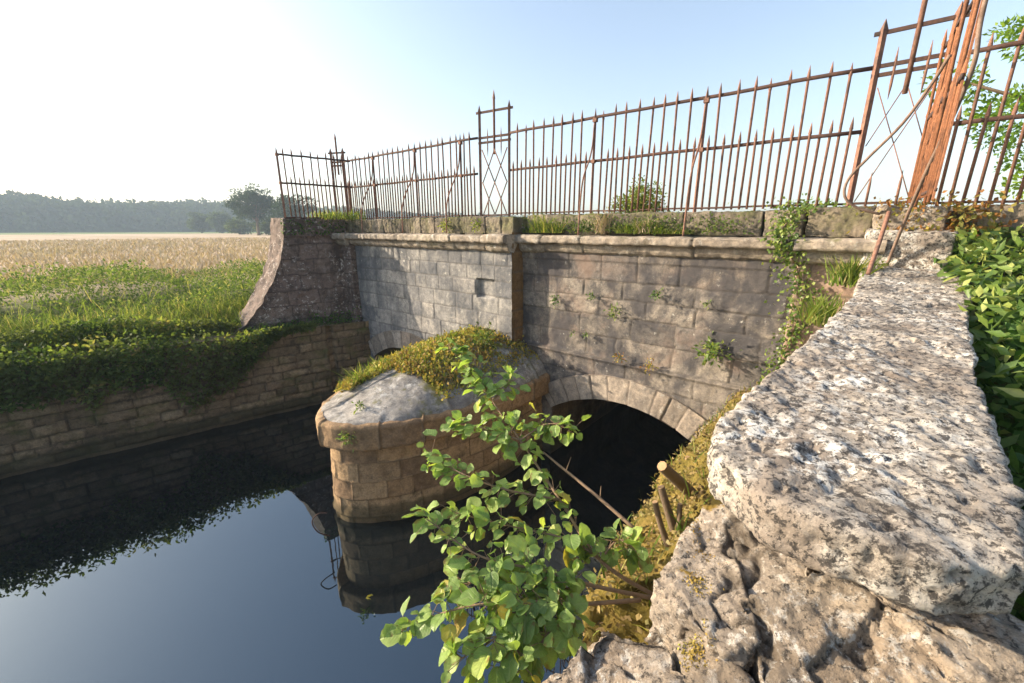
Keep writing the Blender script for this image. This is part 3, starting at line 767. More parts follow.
def standard(label, s0, o0, s1, o1, zb, hts, cross=True, mat='iron', mid=2.35, thin=False):
    A = W(s0, o0, zb); B = W(s1, o1, zb); t = B-A; w = np.linalg.norm(t); t = t/w; Cc = (A+B)/2
    nr = np.cross(ZU, t)
    T = thing('iron_standard', label, 'railing', tuple(Cc), 'wrought iron standards between the railings')
    for P, h in ((A, hts), (B, hts)):
        b = MB(); b.tube([P-ZU*.08, P+ZU*(h-.12), P+ZU*(h-.10), P+ZU*h], [.031, .031, .036, .002], 4); link('post', b.mesh('post', False), M[mat], T)
    b = MB(); b.tube([Cc+ZU*1.05, Cc+ZU*(mid-.15), Cc+ZU*(mid-.13), Cc+ZU*mid], [.022, .022, .028, .002], 6); link('centre_spike', b.mesh('centre_spike'), M[mat], T)
    for z in (hts-.12, 1.335, 1.255):
        e = .07 if z > 1.4 else .03
        b = MB(); b.bar(A-t*e+ZU*z, B+t*e+ZU*z, .036, .02, nr); link('crossbar', b.mesh('crossbar', False), M['iron_dark'], T)
    for f in (.27, .73):
        P = A + t*w*f
        b = MB(); b.tube([P+ZU*1.02, P+ZU*1.14, P+ZU*1.36, P+ZU*1.48], [.002, .012, .012, .002], 6); link('dart', b.mesh('dart'), M[mat], T)
        b = MB(); b.tube([P+ZU*.0, P+ZU*.22, P+ZU*.34], [.012, .012, .002], 6); link('dart', b.mesh('dart'), M[mat], T)
    if cross:
        for z0, z1 in ((.05, .6), (.6, 1.14)):
            for x0, x1 in ((.08, .5), (.5, .92), (.5, .08), (.92, .5)):
                if thin and z0 < .1 and x0 in (.5,): continue
                b = MB(); b.tube([A+t*w*x0+ZU*z0+nr*.01*(1 if x0 < x1 else -1), A+t*w*x1+ZU*z1+nr*.01*(1 if x0 < x1 else -1)], .005 if thin else .011, 6)
                link('lattice_bar', b.mesh('lattice_bar'), M['iron'], T)
    b = MB(); b.bar(A+ZU*.03, B+ZU*.03, .025, .016, nr); link('crossbar', b.mesh('crossbar', False), M['iron_dark'], T)
    return T
standard('tall lattice braced iron standard at the middle of the bridge', -.86, -.12, -.25, -.2, ZB, 1.86, mid=2.06)
standard('small iron standard at the far left corner of the bridge', -5.54, .14, -5.24, .0, ZB, 1.66, cross=False, mid=1.98)
standard('tall iron standard beside the rusty edge on panel at the right end', 4.50, -.25, 5.02, -.25, ZB+.02, 1.75, mid=2.3, thin=True)

# ------------------------------------------------------------------ LOOSE IRON
_c, _s = math.cos(math.atan(112.5/415)), math.sin(math.atan(112.5/415))
def PX(px, py, t):
    """point t metres in front of the camera plane on the sight line through (px, py)"""
    x = (px-512)/415.0; y = (341.5-py)/415.0
    return np.array([x*t, (_c + y*_s)*t, (-_s + y*_c)*t])
def loose(name, label, pts, rad, mat, cat, group=None, n=7, flat=None, cv=5):
    P = smooth_curve(pts, cv) if len(pts) > 2 else pts
    b = MB()
    if flat is not None: b.strip(P, rad*2.6, rad*.9, flat)
    else: b.tube(P, rad, n)
    me = b.mesh(name); base = np.array(P[0]); 
    o = link(name, me, M[mat]); tag(o, label, cat, group)
    return o
loose('bent_iron_stay', 'long bent iron bar curling from the edge on railing down to the coping', [PX(950, 55, 3.15), PX(933, 82, 3.3), PX(903, 123, 3.55), PX(868, 158, 3.85), PX(848, 180, 4.0), PX(845, 197, 4.05), PX(858, 208, 4.05), PX(880, 214, 4.0)], .0125, 'iron_grey', 'iron bar')
loose('bent_iron_stay', 'pale bent iron strap propping the near end of the edge on railing', [W(5.03, 1.42, 1.75), W(5.03, 1.42, 1.3), W(5.05, 1.42, 1.05), W(5.03, 1.2, .78), W(4.98, .85, .42), W(4.93, .45, -.05), W(4.90, .31, -.34)], .014, 'iron_grey', 'iron bar')
loose('iron_stay', 'short rusty iron stay leaning on the pink end pilaster', [PX(889, 212, 3.75), PX(880, 240, 3.7), PX(868, 274, 3.65)], .018, 'iron', 'iron bar')
loose('wire_loop', 'thin bent wire loop sticking out of the pier at the water', [PX(330, 536, 5.15), PX(318, 532, 5.1), PX(312, 522, 5.1), PX(318, 514, 5.1), PX(327, 513, 5.15)], .008, 'iron_dark', 'wire', n=5)

# ------------------------------------------------------------------ PLANTS ON THE MASONRY
def cloud(n, c, r, power=.6):
    d = rnd_dirs(n); return np.array(c) + d*np.array(r)*(RNG.random(n)[:, None]**power)
def leafy(name, label, cat, me, mat, part='foliage'):
    c = np.array(me.vertices[0].co); T = thing(name, label, cat, tuple(c))
    link(part, me, M[mat], T); return T
def tuft(name, label, c, h, n, mat, spread=.06, wid=.006, lean=.5, bend=.6, cat='plant', group=None):
    B = np.array(c) + RNG.normal(size=(n, 3))*np.array([spread, spread, .01])
    me = blades(name, B, h*RNG.uniform(.45, 1.1, n), wid, lean, bend)
    return tag(link(name, me, M[mat]), label, cat, group)
def fern(name, label, c, r, n, leaf, mat, cat='plant', down=0.0, group=None):
    C = np.array(c) + N*.02 + RNG.normal(size=(n, 3))*r*.38
    C += N*np.abs(RNG.normal(size=n))[:, None]*r*.35
    dv = unit(C-np.array(c) + RNG.normal(size=(n, 3))*r*.5) - np.array([0, 0, down])
    T = thing(name, label, cat, tuple(c), group)
    b = MB()
    for k in range(6):
        e = C[k]; b.tube([np.array(c), (np.array(c)+e)/2+ZU*r*.15, e], [.005, .004, .002], 5)
    link('stems', b.mesh('stems'), M['ivy'], T)
    link('leaves', leaves('leaves', C, dv, leaf*RNG.uniform(.6, 1.2, n), leaf*.45, rnd=RNG.random(n)), M[mat], T)
    return T
wallg = 'small plants rooted in the bridge wall joints'
fern('wall_plant', 'bright green bushy fern on the bridge wall near the lichened slab', W(3.40, .06, -1.52), .21, 150, .08, 'ivy', group=wallg)
fern('wall_plant', 'dark small fern low on the wall beside the rust streaked step', W(.95, .03, -1.12), .10, 45, .05, 'nettle', group=wallg)
fern('wall_plant', 'small green plant in the middle of the right hand bay', W(2.0, .03, -1.18), .12, 60, .055, 'ivy', group=wallg)
fern('wall_plant', 'dark tuft high in the right hand bay under the cornice', W(2.62, .03, -.86), .10, 50, .05, 'nettle', group=wallg)
fern('wall_plant', 'pale green tiny plant nearest the ivy strand', W(3.27, .03, -.94), .06, 30, .04, 'ivy', group=wallg)
fern('wall_plant', 'yellow green tiny rosette above the arch string course', W(1.55, .05, -1.60), .05, 22, .05, 'ivy', group=wallg)
fern('wall_plant', 'dark tuft above the yellow green rosette', W(1.62, .03, -1.0), .09, 40, .05, 'nettle', group=wallg)
fern('wall_plant', 'small plant at the left of the yellow green rosette above the arch', W(1.3, .05, -1.62), .055, 22, .04, 'ivy', group=wallg)
for k, (s_, z_, lb) in enumerate([(2.15, -1.86, 'reddish dry weeds on the string course over the arch crown'), (2.62, -1.9, 'dry weeds on the string course right of the arch crown')]):
    fern('dry_weed', lb, W(s_, .09, z_), .10, 50, .05, 'orange')
# ivy strand on the right pilaster, hanging from the coping
path = smooth_curve([W(4.02, -.35, .24), W(4.0, .0, .10), W(3.98, .26, -.05), W(4.06, .28, -.2), W(4.18, .16, -.45), W(4.26, .15, -.75), W(4.24, .15, -1.1), W(4.16, .16, -1.5), W(4.1, .15, -1.8)], 8)
T = thing('ivy_strand', 'trailing ivy hanging from the coping down the pink end pilaster', 'ivy', tuple(path[0]))
b = MB(); b.tube(path, .009, 6); link('stem', b.mesh('stem'), M['twig'], T)
pp = np.array(path); idx = RNG.integers(0, len(pp), 1300)
wgt = np.where((pp[idx][:, 2] < -.35) & (pp[idx][:, 2] > -.95), .12, .075)
C = pp[idx] + (RNG.normal(size=(1300, 1))*wgt[:, None])*D + N*np.abs(RNG.normal(size=(1300, 1)))*.03 + ZU*RNG.normal(size=(1300, 1))*.05
link('foliage', leaves('foliage', C, rnd_dirs(1300)+np.array([0, 0, -.8])+N*.4, RNG.uniform(.025, .055, 1300), .04), M['ivy'], T)
n = 420
C = W(RNG.normal(4.15, .17, n), RNG.normal(-.12, .12, n), .15+np.abs(RNG.normal(0, .07, n)))
leafy('ivy_clump', 'bright ivy clump on top of the coping above the trailing strand', 'ivy', leaves('ivy_clump', C, rnd_dirs(n, .3), RNG.uniform(.03, .06, n), .035), 'ivy')
# weeds on the coping of the right hand bay
def weeds(label, s0, s1, n, h, mats, o0=-.02, o1=.2, z=-.06, seedgap=5):
    s_ = RNG.uniform(s0, s1, n*3); keep = fbm(np.stack([s_*2.2, s_*0, s_*0+seedgap], 1), 1, 2, seedgap) > -.05
    s_ = s_[keep][:n]; m = len(s_)
    B = W(s_, RNG.uniform(o0, o1, m), z)
    hv_ = .25+1.1*np.clip(.45+fbm(np.stack([s_*3.3, s_*0+2, s_*0], 1), 1, 3, 4)*.7, 0, 1)**1.5
    return [blades('weeds', B, h*hv_*RNG.uniform(.3, 1.2, m), .005, .6, .9)]
me = weeds('', .3, 3.9, 1000, .26, None, .0, .12)[0]
leafy('coping_weeds', 'ragged green weeds and dry grass along the right hand coping', 'weeds', me, 'grass')
n = 1900; s_ = RNG.choice([.45, .9, 1.35, 1.75, 2.1, 2.45, 2.6, 3.3], n) + RNG.normal(size=n)*.17
C = W(s_, RNG.uniform(-.02, .1, n), -.05+np.abs(RNG.normal(0, .11, n)))
leafy('coping_leaves', 'leafy weeds sprouting along the front of the right hand coping', 'weeds', leaves('coping_leaves', C, rnd_dirs(n, .3), RNG.uniform(.025, .05, n), .025), 'bank')
for k, (s_, h_, lb) in enumerate([(1.72, .34, 'dry straw coloured grass tuft on the coping below the bush'), (2.35, .2, 'small straw tuft on the coping near the leaning stay')]):
    tuft('grass_tuft', lb, W(s_, .02, -.05), h_, 160, 'hay', .05)
for k, (s_, lb) in enumerate([(-1.35, 'yellow green moss tuft on the left hand coping'), (-.55, 'yellow green moss tuft beside the centre standard')]):
    fern('moss_tuft', lb, W(s_, .28, .06), .11, 90, .05, 'bush', cat='moss')
n = 700; C = W(RNG.uniform(-5.6, -4.4, n), RNG.uniform(.0, .9, n), .2+np.abs(RNG.normal(0, .05, n)))
leafy('wall_top_grass', 'green grass on top of the left wing wall under the return railing', 'grass', blades('wall_top_grass', C, RNG.uniform(.06, .2, n), .007, .4, .5), 'grass')
n = 500; u_ = RNG.uniform(0, 1.35, n); C = W(WF(u_)[0]+.06, WF(u_)[1], RNG.uniform(-.12, .22, n))
leafy('moss_fringe', 'dark moss and ivy fringe hanging over the top of the left wing wall', 'moss', leaves('moss_fringe', C, rnd_dirs(n)+np.array([0, 0, -.6]), RNG.uniform(.03, .07, n), .04), 'nettle')
# bush behind the railing
def crown_cloud(c, r, nclump, per, cr, leaf, wdt, squash=.8, shell=.5, tmpl=LEAF4, up=.2):
    cc = np.array(c) + rnd_dirs(nclump)*np.array(r)*(RNG.random(nclump)[:, None]**shell)
    idx = np.repeat(np.arange(nclump), per)
    rr = cr*RNG.uniform(.6, 1.3, nclump)[idx]
    dv = rnd_dirs(len(idx))
    C = cc[idx] + dv*np.array([1, 1, squash])*(rr*RNG.random(len(idx))**.5)[:, None]
    r_ = np.clip(RNG.random(nclump)[idx]*.55 + RNG.random(len(idx))*.45, 0, 1)
    return leaves('foliage', C, dv+rnd_dirs(len(idx), up)*.8, leaf*RNG.uniform(.6, 1.25, len(idx)), wdt, tmpl, r_), cc
bp = W(1.42, -1.9, -.3)
T = thing('bush', 'round yellow green bush growing behind the railing', 'bush', tuple(bp))
me, cc = crown_cloud(bp+ZU*.62, (.52, .42, .50), 110, 55, .12, .06, .028)
link('foliage', me, M['bush'], T)
b = MB()
for q in cc[:14]: b.tube([bp, (bp+q)/2+RNG.normal(size=3)*.05, q], [.015, .01, .004], 5)
link('stems', b.mesh('stems'), M['bark'], T)

# ------------------------------------------------------------------ DOME OF THE PIER
def dome_pt(s_, o_):
    wmax = 1.12*np.sqrt(np.clip(1-np.clip((o_-1)/2.62, 0, 1)**2, 0.0, 1))+1e-3
    r = 1-np.clip(np.abs(s_-PC)/wmax, 0, 1)
    return -2.45 + dome_h(o_)*np.sin(r*math.pi/2)**.65
n = 13000; o_ = RNG.uniform(.05, 2.9, n); s_ = RNG.uniform(-1, 1, n)
wmax = 1.12*np.sqrt(np.clip(1-np.clip((o_-1)/2.62, 0, 1)**2, 0, 1)); s_ = s_*wmax
pat = fbm(np.stack([s_, o_, o_*0], 1), 1.6, 3, 3) + 1.15 - .62*np.maximum(0, o_-1.5) - .25*np.clip(s_, 0, 1)*np.clip(o_-1, 0, 1)
ed = np.abs(s_)/np.maximum(wmax, .01)
keep = (pat > .35) & (ed < .93) ; s_, o_ = s_[keep], o_[keep]; m = len(s_)
s_ = s_+PC; zz = dome_pt(s_, o_)
C = W(s_, o_, zz + np.abs(RNG.normal(0, .05, m)))
tag(link('dome_moss', leaves('dome_moss', C, rnd_dirs(m, .5), RNG.uniform(.03, .075, m), .04, rnd=np.clip(fbm(C, 2.2, 3, 9)*.45+.45+RNG.normal(size=m)*.14, 0, 1)), M['moss']), 'thick ochre and green moss cushion covering the domed top of the pier', 'moss', kind='stuff')
k = RNG.random(m) < .35
tag(link('dome_grass', blades('dome_grass', W(s_[k], o_[k], zz[k]), RNG.uniform(.05, .2, k.sum()), .006, .4, .6), M['grass']), kind='stuff')
tuft('grass_tuft', 'bright grass tuft hanging over the left edge of the pier dome', W(-.86, 2.62, -2.26), .30, 150, 'grass', .08, .008, .9, .8)
tuft('grass_tuft', 'second bright grass tuft on the left shoulder of the pier dome', W(-.92, 2.20, -2.15), .22, 120, 'grass', .07, .007, .8, .7)
fern('wall_plant', 'small green fern under the rim of the pier cap', W(capf(np.array([.56*capL]))[0, 0]+PC, capf(np.array([.56*capL]))[0, 1]+.02, -2.55), .12, 60, .05, 'ivy', down=.4)
fern('wall_plant', 'tiny green fern on the pier cap near its joint', W(-.2, 3.0, -2.30), .07, 36, .05, 'ivy')
fern('dome_plant', 'green leafy plant at the top of the pier dome beside the rust streaked step', W(.05, .75, -1.78), .22, 150, .08, 'bank')
fern('dome_plant', 'yellow flowering leafy plant at the crest of the pier dome', W(-.45, .95, -1.78), .14, 80, .07, 'bush')
tuft('dome_stalk', 'single thin green stalk standing on the pier dome', W(-.95, .75, -2.05), .34, 8, 'grass', .015, .006, .1, .2)

# ------------------------------------------------------------------ LEFT BANK VEGETATION
def gz(t): return -2.32 + .62*np.clip((t-.7)/2.6, 0, 1)**.8
def bank_xyz(u, t): return W(-4.25-.225*np.maximum(u, 0)-t, u, gz(t))
n = 40000; u = RNG.uniform(1.5, 15, n); t = RNG.random(n)**1.5*1.3-.04
hm = .12+.36*np.clip((u-1.9)/2.4, 0, 1); z = RNG.random(n)**.75
P = bank_xyz(u, t); P[:, 2] = np.maximum(P[:, 2], -2.17)
lump = 1+.45*fbm(np.stack([u, t, t*0], 1), 1.6, 3, 4)
P[:, 2] += z*hm*lump*(.45+.55*np.sin(np.clip(t/1.6, 0, 1)*math.pi*.6))
edge = t < .55
hang = np.clip((u[edge]-2.0)/1.6, 0, 1)*(.50+.5*(1+fbm(np.stack([u[edge], u[edge]*0, u[edge]*0], 1), 1.1, 3, 8)))
q_ = RNG.random(edge.sum())
P[edge, 2] -= q_**1.1*hang
P[edge] += (t[edge][:, None]*.9 + RNG.random((edge.sum(), 1))**.8*.34*(1-.3*q_[:, None])*np.clip((u[edge]-1.7)/1.5, .15, 1)[:, None])*D
tag(link('bank_nettles', leaves('bank_nettles', P, rnd_dirs(n, .1)+D*.4, RNG.uniform(.05, .125, n), .05, rnd=np.clip(fbm(P, 2.2, 3, 14)*.5+.4+RNG.normal(size=n)*.2, 0, 1)), M['drape']), 'dark green nettles and ivy overhanging the left river wall', 'nettles', kind='stuff')
n = 34000; u = RNG.uniform(.9, 17, n); t = np.abs(RNG.normal(1.25, .5, n))+.12
P = bank_xyz(u, t)
h = RNG.uniform(.25, .75, n)*(.5+.5*np.clip((u-1)/2, 0, 1))*(1+.3*fbm(np.stack([u, t, t*0], 1), .9, 2, 5))
tag(link('bank_grass', blades('bank_grass', P, h*.85, .0055, .5, 1.0), M['grass']), 'sunlit tall grass along the crest of the left bank', 'grass', kind='stuff')
n = 64000; t = 1.5+RNG.random(n)**1.3*10; u = RNG.uniform(-6, 22, n)
P = bank_xyz(u, t); lump = fbm(np.stack([u, t, t*0], 1), .55, 4, 6)
P[:, 2] += RNG.random(n)**.7*np.clip(.40+.75*lump, .05, 1.2)*np.clip(1.3-t/12, .3, 1)*np.clip((t-1.4)/1.5, .3, 1)
tag(link('bank_herbs', leaves('bank_herbs', P, rnd_dirs(n, .5), RNG.uniform(.05, .13, n), .045), M['bank']), 'pale green willowherb and weeds behind the grass crest', 'weeds', kind='stuff')
n = 2500; t = 3+RNG.random(n)*6; u = RNG.uniform(-6, 24, n); P = bank_xyz(u, t)
tag(link('meadow_grass', blades('meadow_grass', P, RNG.uniform(.3, .65, n), .006, .6, .9), M['grass']), 'tall grass between the weeds and the hay field', 'grass', kind='stuff')
n = 36000; r_ = 14+RNG.random(n)**1.6*80; a_ = RNG.uniform(-1.05, .1, n)
P = np.stack([np.sin(a_)*r_, np.cos(a_)*r_, np.full(n, -1.7)], 1)
dlt = P - O; tt = -(dlt@D) - 4.25 - .225*np.maximum(dlt@N, 0); P = P[tt > 9]; n = len(P)
tag(link('hay_grass', blades('hay_grass', P, RNG.uniform(.12, .40, n), .02+np.linalg.norm(P, axis=1)*.0006, .5, .7), M['hay']), 'dry golden hay grass of the field beyond the bank', 'grass', kind='stuff')
# plants on the ledge below the left wing wall
n = 900; u = RNG.uniform(.35, 2.6, n); t = RNG.uniform(.1, .6, n); P = bank_xyz(u, t); P[:, 2] = -2.18+np.abs(RNG.normal(0, .11, n))*np.where(u < 1.4, 1.2, .6)
leafy('ledge_weeds', 'dark weeds along the ledge at the foot of the left wing wall', 'weeds', leaves('ledge_weeds', P, rnd_dirs(n, .3), RNG.uniform(.03, .08, n), .04), 'nettle')

# ------------------------------------------------------------------ RIGHT BANK VEGETATION
n = 9000; s_ = 5.22+RNG.random(n)**1.2*1.9; o_ = RNG.uniform(-.3, 5.3, n)
gzr = -.75 - .85*np.clip((o_-.2)/4, 0, 1); topz = np.interp(o_, [-.3, .3, .8, 2, 4, 5.3], [-.02, -.05, -.30, -.55, -.78, -.85]) + .12*fbm(np.stack([s_, o_, o_*0], 1), 1.7, 2, 7)
topz -= .18*np.clip((5.45-s_)/.2, 0, 1)
zz = topz - (RNG.random(n)**1.7)*.5
tag(link('nettle_bed', leaves('nettle_bed', W(s_, o_, zz), rnd_dirs(n, .25)+N*.3, RNG.uniform(.05, .11, n), .05), M['nettle']), 'dense dark green nettles in the shade right of the slab', 'nettles', kind='stuff')
n = 2200; q_ = RNG.random(n)**1.6*3.2-.1; C = W(RNG.uniform(5.3, 6.4, n), q_, np.interp(q_, [-.1, .4, 1, 2, 3.2], [.0, -.02, -.26, -.48, -.62])-RNG.random(n)*.2)
tag(link('fern_bed', leaves('fern_bed', C, rnd_dirs(n, .2)-D*.5+N*.3, RNG.uniform(.06, .13, n), .04), M['ivy']), 'sunlit fern leaves beside the end block of the right wing wall', 'ferns', kind='stuff')
n = 620; C = W(RNG.normal(5.0, .17, n), RNG.uniform(-.25, .24, n), .12+np.abs(RNG.normal(0, .085, n))-.16*(RNG.random(n) < .4))
leafy('orange_herb', 'orange and green creeping herb over the end block under the edge on railing', 'creeper', leaves('orange_herb', C, rnd_dirs(n, .2)+N*.4, RNG.uniform(.03, .07, n), .028), 'orange')
n = 260; C = W(RNG.normal(5.38, .12, n), RNG.uniform(-.1, .3, n), .08+RNG.normal(0, .1, n))
leafy('creeper', 'yellowing creeper hanging between the end block and the fern bed', 'creeper', leaves('creeper', C, rnd_dirs(n, .0)-ZU*.3, RNG.uniform(.04, .08, n), .035), 'orange')
tuft('grass_tuft', 'bright green grass tuft between the slab edge and the pink pilaster', W(4.64, .55, -.52), .30, 220, 'grass', .07, .008, .6, .5)
tuft('grass_tuft', 'second green tuft lower along the inner edge of the slab', W(4.50, .95, -.85), .30, 160, 'grass', .07, .008, .6, .5)
fern('wall_plant', 'tiny yellow green seedling on top of the lichened slab', W(4.86, .42, -.33), .05, 26, .035, 'bush')

# mossy ledge: tufts over it
lp = np.array(led); n = 5200
ta = RNG.random(n); tb = RNG.random(n)**1.2
A_ = np.array([2.98, 4.98]); B_ = np.array([.36, 1.38]); wv_ = np.array([.62, -.50])
Q = A_ + (B_-A_)*ta[:, None] + wv_*(tb*.75)[:, None]
from mathutils.bvhtree import BVHTree
bvh = BVHTree.FromPolygons([v.co for v in lm.vertices], [tuple(p.vertices) for p in lm.polygons])
vv = np.array([v.co for v in lm.vertices]); vn = np.array([v.normal for v in lm.vertices])
ok = (vv[:, 2] > -2.45) & (vv[:, 1] > 1.2); vv = vv[ok]; vn = vn[ok]
sel = RNG.integers(0, len(vv), 15000)
pts = vv[sel] + RNG.normal(size=(len(sel), 3))*.012 + vn[sel]*np.abs(RNG.normal(0, .016, (len(sel), 1))); m = len(pts)
tag(link('ledge_moss', leaves('ledge_moss', pts, rnd_dirs(m, .3), RNG.uniform(.015, .045, m), .02, rnd=np.clip(fbm(pts, 3, 3, 12)*.6+.42+RNG.normal(size=m)*.12, 0, 1)), M['ledge_moss']), 'ochre moss and dry leaves on the ledge between slab and arch', 'moss', kind='stuff')
k = RNG.random(m) < .07
tag(link('ledge_grass', blades('ledge_grass', pts[k], RNG.uniform(.05, .16, k.sum()), .005, .5, .6), M['grass']), 'thin grass growing through the moss of the ledge', 'grass', kind='stuff')
mb = []
for o in COL.objects:
    if o.name.split('.')[0] in ('stone', 'coping_slab', 'wall_core'): mb.append(BVHTree.FromPolygons([v.co for v in o.data.vertices], [tuple(p.vertices) for p in o.data.polygons]))
pts = []
for cx, cy, r, k in ((.70, 1.22, .05, 900), (.64, 1.10, .03, 350), (.74, 1.06, .03, 350), (.54, .98, .02, 200), (.47, .82, .018, 300), (.82, 1.10, .02, 150)):
    for q in RNG.normal(size=(k, 2))*r:
        best = None
        for bb in mb:
            h = bb.ray_cast(Vector((cx+q[0], cy+q[1], 0)), Vector((0, 0, -1)))
            if h[0] is not None and (best is None or h[0][2] > best[2]): best = np.array(h[0])
        if best is not None and -1.3 < best[2] < -.80: pts.append(best)
pts = np.array(pts); m = len(pts)
tag(link('stone_moss', leaves('stone_moss', pts, rnd_dirs(m, .4), RNG.uniform(.004, .010, m), .006, rnd=np.clip(fbm(pts, 9, 2, 3)*.5+.5, 0, 1)), M['moss']), 'orange and yellow moss cushions in the gaps of the broken stones', 'moss', kind='stuff')
# cut stumps
def stump(label, A, B, r0, r1):
    T = thing('cut_stump', label, 'stump', tuple(A), 'sawn off stumps on the mossy ledge')
    A, B = np.array(A), np.array(B); Mid = (A+B)/2 + RNG.normal(size=3)*.01
    b = MB(); b.tube(smooth_curve([A, Mid, B], 4), list(np.linspace(r0, r1, 9)), 9, cap=False); link('bark', b.mesh('bark'), M['bark'], T)
    t = unit(B-Mid); b = MB(); b.tube([B-t*.006, B+t*.002], [r1*.98, r1*.95], 9); link('cut_face', b.mesh('cut_face', False), M['cut'], T)
stump('thick sawn off stump nearest the dark arch', PX(712, 515, 2.95), PX(662, 466, 2.6), .05, .034)
stump('tall slim sawn stem with a pale cut top', PX(676, 535, 2.15), PX(661, 487, 2.1), .024, .018)
stump('thin sawn stem leaning left of the tall slim one', PX(670, 552, 2.05), PX(655, 502, 2.02), .017, .014)
stump('thin sawn stem standing on the right of the tall slim one', PX(682, 545, 2.1), PX(680, 504, 2.1), .015, .012)

# ------------------------------------------------------------------ FOREGROUND SHRUB
root = PX(662, 600, 1.62)
T = thing('leafy_shrub', 'leafy green hazel shrub leaning out over the water in the foreground', 'shrub', tuple(root))
BR = [[(662, 600, 1.62), (600, 560, 1.62), (560, 500, 1.78), (520, 440, 2.0), (492, 400, 2.15), (470, 352, 2.3)],
      [(662, 600, 1.62), (590, 585, 1.52), (540, 570, 1.5), (480, 556, 1.5), (428, 520, 1.55)],
      [(640, 600, 1.55), (580, 604, 1.45), (530, 602, 1.4), (470, 606, 1.38), (402, 626, 1.4)],
      [(580, 604, 1.45), (550, 632, 1.36), (522, 668, 1.3)],
      [(530, 602, 1.4), (492, 640, 1.32), (462, 658, 1.3)],
      [(560, 500, 1.78), (500, 488, 1.76), (455, 470, 1.82), (432, 452, 1.9)],
      [(520, 440, 2.0), (548, 424, 2.02), (572, 430, 2.0)],
      [(600, 560, 1.62), (570, 540, 1.62), (510, 526, 1.66), (450, 512, 1.72)],
      [(600, 560, 1.62), (618, 540, 1.62), (634, 548, 1.6)],
      [(540, 570, 1.5), (560, 600, 1.42), (575, 630, 1.36)],
      [(520, 440, 2.0), (490, 430, 2.0), (455, 420, 2.05)],
      [(492, 400, 2.15), (480, 385, 2.2), (448, 345, 2.3)],
      [(492, 400, 2.15), (515, 380, 2.2)],
      [(530, 602, 1.4), (520, 630, 1.34), (505, 672, 1.28)],
      [(590, 585, 1.52), (550, 590, 1.48), (510, 580, 1.46), (455, 585, 1.45)]]
b = MB(); LC = []; LD = []; LL = []
for i, br in enumerate(BR):
    c = smooth_curve([PX(*q) for q in br], 7); L = len(c)
    b.tube(c, list(np.linspace(.0085 if i < 3 else .005, .0018, L)), 6)
    for j in range(2 if i > 2 else 9, L):
        for q in range(4 if RNG.random() < .35 else 3):
            ax = unit(c[min(j+1, L-1)]-c[max(j-1, 0)])
            dv = unit(rnd_dirs(1)[0]*1.0 + ax*.5 + np.array([-.15, -.1, .05]))
            pet = c[j] + dv*RNG.uniform(.012, .05) + RNG.normal(size=3)*.018
            b.tube([c[j], pet], .0012, 4, cap=False)
            LC.append(pet); LD.append(unit(dv+np.array([-.2, -.15, -.35])+RNG.normal(size=3)*.3)); LL.append(RNG.choice([RNG.uniform(.03, .052), RNG.uniform(.05, .08)]))
link('branches', b.mesh('branches'), M['twig'], T)
LC = np.array(LC); LD = np.array(LD); LL = np.array(LL)
upv = .9
link('foliage', leaves('foliage', LC, LD, LL, LL*.84, OVAL, np.clip(RNG.beta(1.6, 1.9, len(LC)), 0, 1), 1.1), M['shrub'], T)
b = MB(); tw = smooth_curve([PX(636, 530, 1.7), PX(592, 492, 1.82), PX(560, 466, 1.92), PX(543, 452, 1.98)], 6); b.tube(tw, list(np.linspace(.0085, .004, len(tw))), 6)
b.tube([PX(566, 471, 1.9), PX(571, 457, 1.9)], [.003, .001], 5); b.tube([PX(600, 500, 1.8), PX(601, 486, 1.8)], [.003, .001], 5)
link('bare_twig', b.mesh('bare_twig'), M['twig'], T)
tag(link('floating_leaf', leaves('floating_leaf', np.array([PX(366, 598, 1)*(WATER+.004)/PX(366, 598, 1)[2]]), np.array([[1, .3, 0.]]), .09, .06, OVAL, np.array([.93]), 6), M['shrub']), 'single fallen leaf floating on the dark water', 'leaf')

# ------------------------------------------------------------------ TREES
def tree(name, label, base, H, trunk_r, crown_c, crown_r, ncl, per, cr, leaf, wdt, mat, group=None, squash=.7, limbs=14, bare=0):
    base = np.array(base, float); T = thing(name, label, 'tree', tuple(base), group)
    me, cc = crown_cloud(base+np.array(crown_c), crown_r, ncl, per, cr, leaf, wdt, squash)
    link('crown', me, M[mat], T)
    top = base+np.array(crown_c)
    b = MB(); tp = smooth_curve([base, base+(top-base)*.5+RNG.normal(size=3)*H*.015, top], 5)
    b.tube(tp, list(np.linspace(trunk_r, trunk_r*.35, len(tp))), 8)
    for k in range(min(limbs, len(cc))):
        st = tp[4+int(RNG.integers(0, len(tp)-5))]; e = cc[k]
        b.tube([st, (st+e)/2+ZU*H*.02+RNG.normal(size=3)*H*.01, e], [trunk_r*.4, trunk_r*.25, trunk_r*.08], 5)
    link('trunk', b.mesh('trunk'), M['bark'], T)
    return T
tree('leafy_tree', 'sunlit bright green tree behind the railing at the right edge', (10.2, 6.9, -.6), 7, .16, (-.6, 0, 3.2), (2.6, 2.2, 2.6), 240, 150, .38, .095, .05, 'tree', limbs=60)
GZ = -1.7
def dirp(px, dist): 
    x = (px-512)/415.0*.965; return np.array([x*dist, dist, GZ])
tree('pine_tree', 'tall dark pine with a flat layered crown beyond the left wing wall', dirp(258, 120), 14, .45, (0, 0, 8.2), (6.4, 5, 5.2), 110, 60, 1.6, .75, .28, 'pine', squash=.35)
tree('pine_tree', 'second pine seen through the return railing bars', dirp(296, 112), 12, .4, (0, 0, 6.6), (6.2, 4, 4.2), 60, 60, 1.6, .8, .28, 'pine', squash=.35)
